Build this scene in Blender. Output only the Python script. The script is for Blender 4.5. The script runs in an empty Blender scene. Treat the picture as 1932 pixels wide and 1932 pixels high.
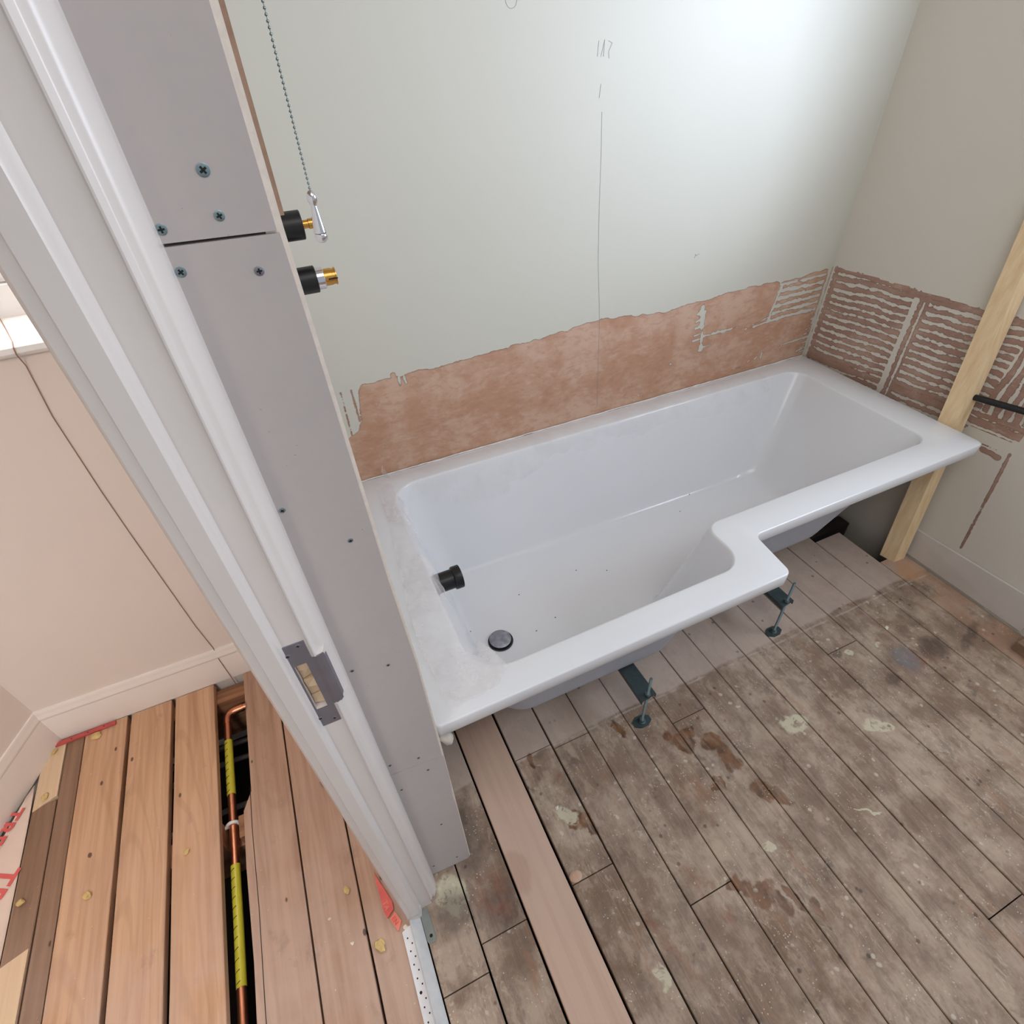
import bpy, bmesh, math, random
import numpy as np
from mathutils import Vector, Matrix, noise as mn
random.seed(7)
PI = math.pi
SC = bpy.context.scene
COL = SC.collection

# ------------------------------------------------------------------ camera
cam_d = bpy.data.cameras.new('camera')
cam_d.sensor_width = 36.0
cam_d.lens = 19.302
cam_d.clip_start = 0.02
cam = bpy.data.objects.new('camera', cam_d)
COL.objects.link(cam)
RM = ((0.9108057417746965, -0.41060701076439277, -0.04283437242886495),
      (-0.29924552906357205, -0.5851604174546947, -0.7536838854451584),
      (0.28440290801204504, 0.6992776047860947, -0.6558397802504168))
cr, cd, cf = (Vector(r) for r in RM)
m = Matrix((( cr[0], -cd[0], -cf[0]), (cr[1], -cd[1], -cf[1]), (cr[2], -cd[2], -cf[2]))).to_4x4()
m.translation = Vector((-0.04157, -1.39054, 1.49411))
cam.matrix_world = m
SC.camera = cam

# ------------------------------------------------------------------ light
world = bpy.data.worlds.new('daylight')
SC.world = world
world.use_nodes = True
bg = world.node_tree.nodes['Background']
bg.inputs[0].default_value = (0.86, 0.93, 1.0, 1)
bg.inputs[1].default_value = 0.45

def area(name, loc, target, sx, sy, power, color):
    d = bpy.data.lights.new(name, 'AREA')
    d.shape = 'RECTANGLE'; d.size = sx; d.size_y = sy; d.energy = power; d.color = color
    o = bpy.data.objects.new(name, d); COL.objects.link(o)
    o.location = loc
    o.rotation_euler = (Vector(target) - Vector(loc)).to_track_quat('-Z', 'Y').to_euler()
    return o
area('bathroom_window_daylight', (2.26, -1.48, 1.58), (1.0, -1.48, 1.58), 1.02, 1.0, 29, (0.77, 0.855, 1.0))
o = area('bathroom_window_patch_beam', (2.24, -1.42, 1.62), (1.12, 0.0, 1.58), 0.22, 0.22, 3.7, (0.66, 0.78, 1.0))  # added narrow lamp, aimed to form the bright patch on the back wall
o.data.spread = math.radians(53)
area('hall_window_daylight', (-0.62, 0.30, 1.75), (-0.75, -1.0, 0.2), 0.6, 0.8, 20, (1.0, 0.93, 0.88))
o = area('landing_fill', (-0.72, -2.1, 2.1), (-1.12, -0.4, 0.3), 0.5, 0.5, 4.6, (1.0, 0.93, 0.88))  # added fill lamp to brighten the hall walls, no known source here
o.data.spread = math.radians(72)
area('room_bounce', (0.55, -1.5, 2.34), (1.10, -0.75, 0.3), 1.2, 0.9, 11.5, (1.0, 0.97, 0.94))
SC.view_settings.view_transform = 'Standard'
SC.view_settings.look = 'None'
SC.view_settings.gamma = 1.0
SC.view_settings.use_curve_mapping = False
SC.view_settings.exposure = 0.0

# ------------------------------------------------------------------ node helpers
def sl(c):
    def f(v):
        v /= 255.0
        return v / 12.92 if v <= 0.04045 else ((v + 0.055) / 1.055) ** 2.4
    return (f(c[0]), f(c[1]), f(c[2]), 1.0)

class G:
    def __init__(s, name):
        s.m = bpy.data.materials.new(name); s.m.use_nodes = True
        s.nt = s.m.node_tree; s.N = s.nt.nodes; s.L = s.nt.links
        s.b = s.N['Principled BSDF']
    def put(s, inp, v):
        if isinstance(v, bpy.types.NodeSocket): s.L.new(v, inp)
        elif v is not None:
            try: inp.default_value = v
            except Exception:
                inp.default_value = (v, v, v)
    def new(s, t, ins=None, **kw):
        n = s.N.new(t)
        for k, v in kw.items(): setattr(n, k, v)
        for k, v in (ins or {}).items(): s.put(n.inputs[k], v)
        return n
    def math(s, op, a, b=None, c=None, clamp=False):
        n = s.N.new('ShaderNodeMath'); n.operation = op; n.use_clamp = clamp
        s.put(n.inputs[0], a); s.put(n.inputs[1], b); s.put(n.inputs[2], c)
        return n.outputs[0]
    def mix(s, f, a, b, mode='MIX'):
        n = s.N.new('ShaderNodeMix'); n.data_type = 'RGBA'; n.blend_type = mode
        s.put(n.inputs[0], f); s.put(n.inputs[6], a); s.put(n.inputs[7], b)
        return n.outputs[2]
    def sm(s, v, lo, hi, a=0.0, b=1.0):
        n = s.N.new('ShaderNodeMapRange'); n.interpolation_type = 'SMOOTHSTEP'
        s.put(n.inputs[0], v); s.put(n.inputs[1], lo); s.put(n.inputs[2], hi); s.put(n.inputs[3], a); s.put(n.inputs[4], b)
        return n.outputs[0]
    def pos(s): return s.new('ShaderNodeNewGeometry').outputs['Position']
    def obj(s): return s.new('ShaderNodeTexCoord').outputs['Object']
    def map(s, v, loc=(0, 0, 0), rot=(0, 0, 0), scale=(1, 1, 1), typ='POINT'):
        return s.new('ShaderNodeMapping', {0: v, 'Location': loc, 'Rotation': rot, 'Scale': scale}, vector_type=typ).outputs[0]
    def noise(s, v, scale, detail=4, rough=0.55, dist=0.0):
        n = s.new('ShaderNodeTexNoise', {'Vector': v, 'Scale': scale, 'Detail': detail, 'Roughness': rough, 'Distortion': dist})
        return n.outputs[0]
    def xyz(s, v):
        n = s.new('ShaderNodeSeparateXYZ', {0: v}); return n.outputs[0], n.outputs[1], n.outputs[2]
    def comb(s, x, y, z): return s.new('ShaderNodeCombineXYZ', {0: x, 1: y, 2: z}).outputs[0]
    def vadd(s, a, b):
        return s.new('ShaderNodeVectorMath', {0: a, 1: b}, operation='ADD').outputs[0]
    def wob(s, v, amp, scale, detail=3):
        n = s.new('ShaderNodeTexNoise', {'Vector': v, 'Scale': scale, 'Detail': detail})
        q = s.new('ShaderNodeVectorMath', {0: n.outputs['Color'], 1: (0.5, 0.5, 0.5)}, operation='SUBTRACT').outputs[0]
        q = s.new('ShaderNodeVectorMath', {0: q, 'Scale': amp}, operation='SCALE').outputs[0]
        return s.vadd(v, q)
    def blob(s, v, cx, cy, rx, ry, deg=0, soft=0.15, cz=0.0, rz=1.0):
        q = s.map(v, (cx, cy, cz), (0, 0, math.radians(deg)), (rx, ry, rz), 'TEXTURE')
        l = s.new('ShaderNodeVectorMath', {0: q}, operation='LENGTH').outputs['Value']
        return s.sm(l, 1 + soft, 1 - soft)
    def maxs(s, L):
        r = L[0]
        for x in L[1:]: r = s.math('MAXIMUM', r, x)
        return r
    def bump(s, h, strength=0.3, dist=0.001):
        n = s.new('ShaderNodeBump', {'Strength': strength, 'Distance': dist, 'Height': h})
        s.L.new(n.outputs[0], s.b.inputs['Normal'])
    def out(s, color=None, rough=0.5, metal=0.0, **kw):
        if color is not None: s.put(s.b.inputs['Base Color'], color)
        s.put(s.b.inputs['Roughness'], rough); s.put(s.b.inputs['Metallic'], metal)
        for k, v in kw.items(): s.put(s.b.inputs[k], v)
        return s.m

def plain(name, rgb, rough=0.5, metal=0.0, var=0.06, scale=30, bump=0.0, **kw):
    g = G(name); p = g.obj(); n = g.noise(p, scale)
    c = sl(rgb); d = tuple(x * (1 - var * 2) for x in c[:3]) + (1,)
    col = g.mix(n, d, tuple(min(1, x * (1 + var * 2)) for x in c[:3]) + (1,))
    if bump: g.bump(n, bump)
    return g.out(col, rough, metal, **kw)

MAT = {}
MAT['gloss'] = plain('white_gloss_paint', (212, 206, 203), 0.3, var=0.02, scale=9, bump=0.05)
MAT['skirt'] = plain('white_skirting_paint', (232, 222, 214), 0.3, var=0.02, scale=9)
MAT['acrylic'] = plain('white_bath_acrylic', (236, 234, 232), 0.14, var=0.012, scale=3)
MAT['glassfibre'] = plain('grey_glassfibre', (176, 179, 188), 0.6, var=0.05, scale=25)
MAT['black'] = plain('black_plastic', (14, 14, 16), 0.4, var=0.1)
MAT['chrome'] = plain('chrome', (225, 226, 232), 0.12, 1.0, var=0.01)
MAT['zinc'] = plain('zinc_plated_steel', (140, 160, 165), 0.35, 0.9, var=0.1, scale=60)
MAT['darkzinc'] = plain('dark_galvanised_steel', (84, 98, 100), 0.4, 0.8, var=0.15, scale=40)
MAT['brass'] = plain('brass', (214, 160, 84), 0.28, 1.0, var=0.05)
MAT['steel'] = plain('brushed_steel', (142, 142, 152), 0.42, 0.75, var=0.08, scale=50)
MAT['galv'] = plain('galvanised_bracket', (140, 146, 142), 0.5, 0.5, var=0.1, scale=50)
MAT['dark'] = plain('under_floor_shade', (38, 30, 26), 0.9, var=0.3, scale=6)  # shade below the floorboards put into the colour, for void slab and joists
MAT['hole'] = plain('dark_recess', (20, 18, 18), 0.8)
MAT['copper'] = plain('copper', (214, 144, 112), 0.38, 1.0, var=0.12, scale=14)
MAT['greycable'] = plain('grey_cable_sheath', (150, 146, 146), 0.5)
MAT['whiteplastic'] = plain('white_plastic', (235, 233, 230), 0.4)
MAT['bead'] = plain('white_dusty_metal', (222, 222, 226), 0.45, var=0.06, scale=40)
MAT['beadside'] = plain('plaster_smeared_metal', (190, 192, 194), 0.6, var=0.1, scale=35)
MAT['foam'] = plain('yellow_expanded_foam', (205, 178, 118), 0.8, var=0.2, scale=80, bump=0.6)
MAT['chip'] = plain('pale_plaster_chip', (225, 216, 200), 0.8, var=0.1, scale=80)
MAT['pink'] = plain('pink_hall_paint', (228, 216, 207), 0.6, var=0.02, scale=4, bump=0.04)
MAT['sill'] = plain('white_sill_paint', (240, 238, 236), 0.35, var=0.01)
MAT['ceiling'] = plain('ceiling_paint', (225, 224, 218), 0.8, var=0.02)
MAT['sealant'] = plain('smeared_filler', (205, 198, 188), 0.7, var=0.1, scale=60)
MAT['ptrim'] = plain('plasterboard_core', (222, 212, 202), 0.9, var=0.08, scale=120, bump=0.4)
MAT['kraft'] = plain('brown_board_edge', (150, 122, 104), 0.9, var=0.2, scale=90, bump=0.4)
MAT['wire'] = plain('brown_wire', (150, 116, 96), 0.5)
MAT['redtext'] = plain('red_print', (214, 96, 92), 0.7, var=0.08, scale=60)
MAT['greytext'] = plain('grey_print', (150, 130, 126), 0.7)
MAT['blackprint'] = plain('black_print', (52, 50, 30), 0.6)
MAT['pencil'] = plain('pencil', (162, 162, 158), 0.8)
MAT['redplastic'] = plain('red_plastic', (214, 88, 78), 0.45, var=0.12, scale=70)
MAT['redplasticlight'] = plain('scuffed_red_plastic', (232, 130, 112), 0.55, var=0.1, scale=70)
MAT['dullred'] = plain('dull_red_plastic', (190, 84, 80), 0.5, var=0.12, scale=60)
MAT['yellow'] = plain('yellow_tape', (205, 196, 60), 0.35, var=0.06, scale=40)

g = G('white_bath_acrylic'); p_ = g.pos(); n_ = g.noise(p_, 3)
c_ = g.mix(n_, sl((227, 228, 232)), sl((222, 223, 226)))
d_ = g.maxs([g.blob(p_, a, b, .0024, .0018, 30, .3, .158, .02) for a, b in ((0.606, -0.328), (0.695, -0.373), (0.394, -0.339), (0.382, -0.488), (0.204, -0.407), (0.455, -0.469), (1.171, -0.184), (1.085, -0.242))])
MAT['acrylic'] = g.out(g.mix(d_, c_, sl((70, 60, 52))), 0.14)

def mat_board():     # grey plasterboard paper
    g = G('grey_plasterboard_paper'); p = g.pos()
    a = g.noise(p, 5, 5, 0.6); b = g.noise(p, 90, 2); c = g.noise(p, 14, 4)
    col = g.mix(a, sl((176, 168, 167)), sl((192, 184, 181)))
    col = g.mix(g.math('MULTIPLY', b, 0.15), col, sl((150, 146, 148)))
    sp = g.sm(g.noise(p, 210, 1), 0.76, 0.80)
    col = g.mix(g.math('MULTIPLY', sp, 0.5), col, sl((120, 110, 108)))
    g.bump(b, 0.08, 0.0005)
    return g.out(col, 0.85)
MAT['board'] = mat_board()

def mat_wall(name, paint, plaster_a, plaster_b):
    g = G(name); p = g.pos()
    at = g.new('ShaderNodeAttribute', attribute_name='paint').outputs['Fac']
    fine = g.math('MULTIPLY', g.math('SUBTRACT', g.noise(p, 130, 4, 0.65), 0.5), 0.0065)
    f = g.math('ADD', at, fine)
    mask = g.sm(f, -0.0004, 0.0004)
    edge = g.math('MULTIPLY', g.sm(f, -0.0035, -0.0002), g.math('SUBTRACT', 1.0, mask))
    n1 = g.noise(p, 2.2, 4); n2 = g.noise(p, 60, 3)
    pc = g.mix(n1, sl(paint), sl(tuple(x - 7 for x in paint)))
    smu = g.sm(g.noise(g.map(p, scale=(1, 1, 0.5)), 7, 5, 0.6), 0.66, 0.8)
    pc = g.mix(g.math('MULTIPLY', smu, 0.12), pc, sl((150, 148, 140)))
    q = g.wob(p, 0.05, 6)
    pl = g.mix(g.sm(g.noise(q, 7, 6, 0.6), 0.38, 0.66), sl(plaster_a), sl(plaster_b))
    scr = g.sm(g.noise(g.map(q, rot=(0, 0.5, 0), scale=(6, 6, 40)), 2.0, 4, 0.65), 0.58, 0.72)
    pl = g.mix(g.math('MULTIPLY', scr, 0.30), pl, sl((205, 182, 168)))
    pl = g.mix(g.math('MULTIPLY', g.sm(g.noise(p, 150, 2), 0.68, 0.76), 0.5), pl, sl((215, 200, 186)))
    n5 = g.noise(g.map(q, rot=(0, .3, 0), scale=(1, 1, 2.2)), 26, 6, 0.7)
    pl = g.mix(g.math('MULTIPLY', g.sm(n5, 0.5, 0.62), 0.35), pl, sl((164, 120, 94)))
    pl = g.mix(g.math('MULTIPLY', g.sm(n5, 0.45, 0.36), 0.3), pl, sl((206, 184, 168)))
    pl = g.mix(g.math('MULTIPLY', edge, 0.45), pl, sl((112, 84, 72)))
    col = g.mix(mask, pl, pc)
    h = g.math('ADD', mask, g.math('MULTIPLY', n2, 0.05))
    g.bump(h, 0.9, 0.0015)
    return g.out(col, 0.75)
MAT['wallback'] = mat_wall('cream_wall_with_bare_plaster', (206, 203, 191), (186, 142, 116), (202, 168, 146))
MAT['wallright'] = mat_wall('cream_wall_with_adhesive_lines', (216, 210, 198), (158, 126, 112), (182, 150, 134))

def wood(name, mode):
    g = G(name); p = g.pos()
    x, y, z = g.xyz(p)
    if mode == 'bath': off = -0.067; pit = 0.1155
    else: off = 0.0; pit = 0.1155
    bi = g.math('FLOOR', g.math('DIVIDE', g.math('ADD', x, off), pit))
    wn = g.new('ShaderNodeTexWhiteNoise', {'W': bi}, noise_dimensions='1D').outputs[0]
    wn2 = g.new('ShaderNodeTexWhiteNoise', {'W': g.math('ADD', bi, 17.3)}, noise_dimensions='1D').outputs[0]
    pp = g.vadd(p, g.comb(0, g.math('MULTIPLY', wn, 5.0), 0))
    st = g.map(pp, scale=(55, 2.2, 1))
    grain = g.noise(g.wob(st, 1.2, 0.5), 1.0, 5, 0.6)
    fine = g.noise(g.map(pp, scale=(260, 6, 1)), 1.0, 3, 0.6)
    q = g.wob(p, 0.03, 14, 4)
    if mode == 'bath':
        n = g.noise(q, 5.5, 8, 0.68)
        col = g.mix(g.sm(n, 0.38, 0.62), sl((128, 104, 86)), sl((180, 160, 142)))
        col = g.mix(g.math('MULTIPLY', wn, 0.3), col, sl((160, 140, 124)))
        n3 = g.noise(g.map(q, (2, 9, 0), scale=(1.6, 0.8, 1)), 16, 6, 0.7)
        col = g.mix(g.math('MULTIPLY', g.sm(n3, 0.50, 0.62), 0.5), col, sl((118, 100, 88)))
        col = g.mix(g.math('MULTIPLY', g.sm(n3, 0.47, 0.38), 0.4), col, sl((190, 170, 150)))
        col = g.mix(g.math('MULTIPLY', g.sm(grain, 0.5, 0.7), 0.3), col, sl((104, 84, 70)))
        col = g.mix(g.math('MULTIPLY', g.sm(fine, 0.52, 0.7), 0.2), col, sl((196, 176, 156)))
        dk = g.sm(g.noise(q, 13, 6, 0.68), 0.59, 0.68)
        col = g.mix(g.math('MULTIPLY', dk, 0.5), col, sl((88, 76, 70)))
        rd = g.sm(g.noise(g.map(q, (3.1, 0, 0), scale=(1.6, 0.4, 1)), 9, 5, 0.65), 0.58, 0.68)
        col = g.mix(g.math('MULTIPLY', rd, 0.45), col, sl((158, 116, 88)))
        scr = g.sm(g.math('ABSOLUTE', g.math('SUBTRACT', g.noise(g.map(q, rot=(0, 0, .25), scale=(2.5, .7, 1)), 10, 3, 0.6), 0.5)), 0.012, 0.0)
        col = g.mix(g.math('MULTIPLY', g.math('MULTIPLY', scr, g.sm(g.noise(p, 5), .5, .6)), 0.4), col, sl((206, 190, 172)))
        # cleaner strip behind the old panel line
        clean = g.sm(g.math('ADD', y, g.math('MULTIPLY', g.math('SUBTRACT', g.noise(p, 9), 0.5), 0.03)), -0.752, -0.742)
        cn = g.mix(g.noise(q, 5, 5), sl((178, 160, 150)), sl((200, 182, 170)))
        col = g.mix(g.math('MULTIPLY', clean, 0.7), col, cn)
        edge_ = g.math('MULTIPLY', g.sm(x, 1.675, 1.69), g.sm(g.noise(q, 7, 4), .35, .55))
        col = g.mix(g.math('MULTIPLY', edge_, 0.6), col, sl((178, 138, 112)))
        col = g.mix(g.math('MULTIPLY', g.blob(q, 1.735, -.735, .05, .045, 0, .4), 0.6), col, sl((196, 148, 108)))
        yl = g.math('ABSOLUTE', g.math('ADD', g.math('ADD', y, g.math('MULTIPLY', x, 0.012)), g.math('ADD', 0.747, g.math('MULTIPLY', g.math('SUBTRACT', g.noise(p, 11), 0.5), 0.012))))
        ln = g.math('MULTIPLY', g.sm(yl, 0.0045, 0.001), g.sm(g.noise(q, 16, 3), 0.40, 0.55))
        col = g.mix(g.math('MULTIPLY', ln, 0.45), col, sl((196, 186, 176)))
        # brown stains
        qs = g.vadd(g.wob(g.map(p, scale=(1, 1, 1)), 0.05, 26, 4), (0, 0, 0))
        B = [(0.632, -0.897, .022, .034, 20), (0.60, -0.86, .010, .02, 0), (0.70, -0.925, .030, .028, 0), (0.715, -0.975, .018, .05, 15), (0.66, -0.875, .02, .015, 0),
             (0.647, -1.03, .012, .022, 10), (0.625, -1.035, .009, .01, 0), (0.70, -1.00, .012, .02, 0), (0.735, -1.085, .02, .03, 30), (0.765, -1.12, .014, .035, 15),
             (0.545, -1.235, .024, .022, 0), (0.575, -1.26, .036, .022, 20), (0.60, -1.295, .014, .03, 10), (0.53, -1.215, .020, .018, 0), (0.66, -1.335, .012, .028, 0), (0.63, -1.30, .01, .035, 10),
             (0.265, -0.945, .022, .028, 0), (0.29, -0.97, .014, .035, 10), (0.225, -0.765, .01, .02, 0), (0.49, -0.79, .01, .035, 10)]
        bl = g.maxs([g.blob(qs, *b) for b in B])
        bl = g.math('MULTIPLY', bl, g.sm(g.noise(g.map(q, scale=(5, 1, 1)), 14, 4), 0.34, 0.55, 0.55, 1.0))
        col = g.mix(g.math('MULTIPLY', bl, 0.9), col, g.mix(g.sm(g.noise(q, 30, 3), .35, .6), sl((82, 50, 28)), sl((122, 80, 46))))
        # filler and paint blotches
        Wb = [(0.944, -0.986, .038, .030, 0), (1.133, -1.085, .034, .020, -35), (1.16, -1.10, .02, .012, -20), (0.250, -0.925, .020, .032, 35), (-0.072, -0.962, .034, .045, 10),
              (0.651, -1.194, .018, .009, -30), (0.93, -1.232, .03, .004, -35), (0.28, -1.285, .012, .022, 0), (1.27, -0.885, .016, .010, 0), (1.37, -0.90, .012, .008, 0)]
        qw = g.wob(p, 0.035, 40, 4)
        wb = g.maxs([g.blob(qw, *b) for b in Wb])
        wb = g.math('MULTIPLY', wb, g.sm(g.noise(qw, 45, 4, 0.7), 0.36, 0.48))
        col = g.mix(g.math('MULTIPLY', wb, 0.85), col, sl((206, 198, 172)))
        # dark wet-looking area by the stub, black-blue spots
        D = [(-0.075, -1.0, .05, .04, 0), (-0.01, -0.86, .05, .09, 0), (1.231, -0.87, .018, .012, 20), (1.305, -1.01, .02, .018, 0), (1.51, -0.98, .05, .035, 0), (1.66, -1.0, .07, .012, 20), (0.02, -1.03, .05, .05, 0)]
        db = g.maxs([g.blob(qs, *b, 0.5) for b in D])
        col = g.mix(g.math('MULTIPLY', db, 0.55), col, sl((70, 58, 54)))
        rdb = g.maxs([g.blob(qs, *b, 0.5) for b in [(0.015, -1.0, .04, .05, 0), (0.27, -0.835, .016, .012, 0), (1.39, -0.885, .012, .008, 0), (1.42, -1.0, .06, .03, -20), (0.46, -1.21, .02, .07, 12), (0.32, -1.22, .012, .10, 12)]])
        rdb = g.math('MULTIPLY', rdb, g.sm(g.noise(q, 18, 5, .65), .38, .6))
        col = g.mix(g.math('MULTIPLY', rdb, 0.55), col, sl((138, 84, 66)))
        gb = g.maxs([g.blob(qs, *b, 0.3) for b in [(1.40, -0.975, .035, .045, 10)]])
        col = g.mix(g.math('MULTIPLY', gb, 0.55), col, sl((124, 128, 134)))
        # splashes of pale paint and dust
        v = g.new('ShaderNodeTexVoronoi', {'Vector': q, 'Scale': 34.0}).outputs['Distance']
        sp = g.math('MULTIPLY', g.sm(v, 0.20, 0.12), g.sm(g.noise(p, 9, 3), 0.52, 0.60))
        v2 = g.new('ShaderNodeTexVoronoi', {'Vector': p, 'Scale': 120.0}).outputs['Distance']
        sp2 = g.math('MULTIPLY', g.sm(v2, 0.20, 0.12), g.sm(g.noise(p, 16, 3), 0.5, 0.6))
        sp3 = g.sm(g.noise(g.map(q, scale=(1, 0.8, 1)), 60, 4, 0.7), 0.66, 0.74)
        unc = g.math('SUBTRACT', 1.0, g.math('MULTIPLY', clean, 0.85))
        col = g.mix(g.math('MULTIPLY', g.maxs([g.math('MULTIPLY', sp, 0.55), g.math('MULTIPLY', sp2, 0.7), g.math('MULTIPLY', sp3, 0.6)]), unc), col, sl((218, 208, 192)))
        v3 = g.new('ShaderNodeTexVoronoi', {'Vector': g.vadd(p, (5, 3, 0)), 'Scale': 26.0}).outputs['Distance']
        col = g.mix(g.math('MULTIPLY', g.math('MULTIPLY', g.sm(v3, 0.16, 0.07), g.sm(g.noise(p, 6), 0.5, 0.55)), 0.6), col, sl((58, 48, 44)))
        rough = g.math('SUBTRACT', 0.8, g.math('MULTIPLY', bl, 0.45))
        g.bump(g.math('ADD', g.math('MULTIPLY', fine, 0.4), g.math('ADD', wb, g.math('MULTIPLY', n, 0.4))), 0.5, 0.0012)
        return g.out(col, rough)
    if mode == 'light':
        col = g.mix(g.math('MULTIPLY', g.sm(grain, 0.4, 0.7), 0.45), sl((206, 176, 156)), sl((184, 148, 126)))
        col = g.mix(g.math('MULTIPLY', g.sm(fine, 0.5, 0.7), 0.15), col, sl((214, 190, 172)))
        wet = g.blob(g.wob(p, 0.03, 20), 0.085, -0.99, 0.03, 0.05, 0, 0.2)
        col = g.mix(g.math('MULTIPLY', g.sm(g.noise(q, 4, 3), 0.42, 0.6), 0.4), col, sl((196, 168, 152)))
        col = g.mix(g.math('MULTIPLY', wet, 0.25), col, sl((146, 104, 84)))
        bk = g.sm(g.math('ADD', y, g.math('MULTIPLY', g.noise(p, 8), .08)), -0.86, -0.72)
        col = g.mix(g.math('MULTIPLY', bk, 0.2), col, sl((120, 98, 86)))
        g.bump(fine, 0.3, 0.0006)
        return g.out(col, 0.7)
    # hall boards: warm orange pine (front = colour range by mode)
    if mode == 'pine': a, b, c = (208, 168, 134), (184, 140, 108), (196, 170, 156)
    elif mode == 'pinedull': a, b, c = (184, 150, 128), (158, 122, 100), (190, 166, 152)
    elif mode == 'joist': a, b, c = (164, 118, 86), (120, 82, 58), (176, 140, 116)
    elif mode == 'ply': a, b, c = (222, 196, 164), (212, 182, 150), (228, 210, 186)
    elif mode == 'timber': a, b, c = (238, 212, 172), (222, 190, 146), (240, 220, 184)
    else: a, b, c = (150, 118, 96), (122, 92, 72), (170, 146, 130)
    axis = (60, 60, 2.0) if mode == 'timber' else ((2, 60, 30) if mode == 'joist' else None)
    if axis:
        grain = g.noise(g.wob(g.map(p, scale=axis), 1.0, 0.5), 1.0, 4, 0.6); fine = grain
        wnf = 0.0
    # cathedral grain rings
    rx = g.math('SUBTRACT', g.math('ADD', x, g.math('MULTIPLY', wn2, 0.03)), g.math('MULTIPLY', g.math('ADD', bi, 0.5), pit))
    cy = g.noise(g.map(pp, scale=(1.2, 0.55, 1)), 2.0, 2)
    ring = g.math('SINE', g.math('MULTIPLY', g.math('ADD', g.math('MULTIPLY', g.math('MULTIPLY', rx, rx), 260.0), g.math('ADD', g.math('MULTIPLY', cy, 7.0), g.math('MULTIPLY', y, 1.3))), 9.0))
    col = g.mix(g.sm(grain, 0.3, 0.75), sl(a), sl(b))
    if mode in ('pine', 'pinedull', 'old'):
        k = {'pine': 0.24, 'pinedull': 0.2, 'old': 0.1}[mode]
        col = g.mix(g.math('MULTIPLY', g.sm(ring, 0.55, 0.98), k), col, sl(tuple(v * 0.86 for v in b)))
        near = g.sm(y, -0.35, -0.95)
        col = g.mix(g.math('MULTIPLY', g.math('MULTIPLY', near, g.sm(g.noise(q, 5, 5), 0.3, 0.6)), 0.55), col, sl(c))
        col = g.mix(g.math('MULTIPLY', g.sm(g.noise(g.map(q, scale=(1, .6, 1)), 12, 5, 0.65), 0.60, 0.72), 0.3), col, sl((128, 104, 92)))
        kv = g.new('ShaderNodeTexVoronoi', {'Vector': g.map(pp, scale=(7, 3.0, 1)), 'Scale': 1.0}).outputs['Distance']
        col = g.mix(g.math('MULTIPLY', g.sm(kv, 0.10, 0.05), 0.8), col, sl((98, 70, 54)))
        kv2 = g.new('ShaderNodeTexVoronoi', {'Vector': g.map(pp, scale=(17, 9.0, 1)), 'Scale': 1.0}).outputs['Distance']
        col = g.mix(g.math('MULTIPLY', g.sm(kv2, 0.075, 0.05), 0.85), col, sl((66, 48, 40)))
    else:
        kv = g.new('ShaderNodeTexVoronoi', {'Vector': g.map(p, scale=(9, 9, 4)), 'Scale': 1.0}).outputs['Distance']
        col = g.mix(g.math('MULTIPLY', g.sm(kv, 0.09, 0.05), 0.6), col, sl(tuple(v * 0.7 for v in b)))
    ws = g.sm(g.noise(p, 130, 2, 0.6), 0.73, 0.77)
    if mode != 'timber': col = g.mix(g.math('MULTIPLY', ws, 0.6), col, sl((226, 214, 200)))
    g.bump(fine, 0.3, 0.0006)
    return g.out(col, 0.65)
for k in ('bath', 'light', 'pine', 'pinedull', 'old', 'ply', 'timber', 'joist'):
    MAT['w_' + k] = wood({'bath': 'paint_spattered_old_boards', 'light': 'newer_bare_pine', 'pine': 'orange_pine', 'pinedull': 'dusty_pine', 'old': 'dark_old_board', 'ply': 'pale_plywood', 'timber': 'planed_softwood', 'joist': 'rough_sawn_joist'}[k], k)

def mat_film(lo, hi, name):
    g = G(name); p = g.pos()
    q = g.wob(p, 0.05, 7, 2)
    n = g.noise(q, 9, 3, 0.5); n2 = g.noise(g.map(q, rot=(0, 0, .5), scale=(1, 2.2, 1)), 26, 2, 0.5)
    ridge = g.sm(g.math('ABSOLUTE', g.math('SUBTRACT', n2, 0.5)), 0.022, 0.0)
    fac = g.math('ADD', g.sm(n, 0.35, 0.65, lo, hi), g.math('MULTIPLY', ridge, 0.03), clamp=True)
    g.bump(g.math('ADD', n, g.math('MULTIPLY', n2, 0.4)), 0.5, 0.004)
    g.put(g.b.inputs['Alpha'], fac)
    return g.out(sl((240, 234, 234)), 0.2)
MAT['film'] = mat_film(0.12, 0.42, 'crumpled_clear_film')
MAT['film_thin'] = mat_film(0.0, 0.10, 'thin_clear_film')

gg = G('window_glass')
gg.b.inputs['Transmission Weight'].default_value = 1.0
MAT['glass'] = gg.out((0.95, 0.98, 1, 1), 0.02, IOR=1.02)

# ------------------------------------------------------------------ mesh helpers
def tag(o, label=None, cat=None, group=None, kind=None):
    if label: o['label'] = label
    if cat: o['category'] = cat
    if group: o['group'] = group
    if kind: o['kind'] = kind
    return o

def link(name, me, mat, parent=None):
    o = bpy.data.objects.new(name, me); COL.objects.link(o)
    if mat is not None:
        for q in (mat if isinstance(mat, (list, tuple)) else [mat]): me.materials.append(q)
    if parent is not None: o.parent = parent
    return o

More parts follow.
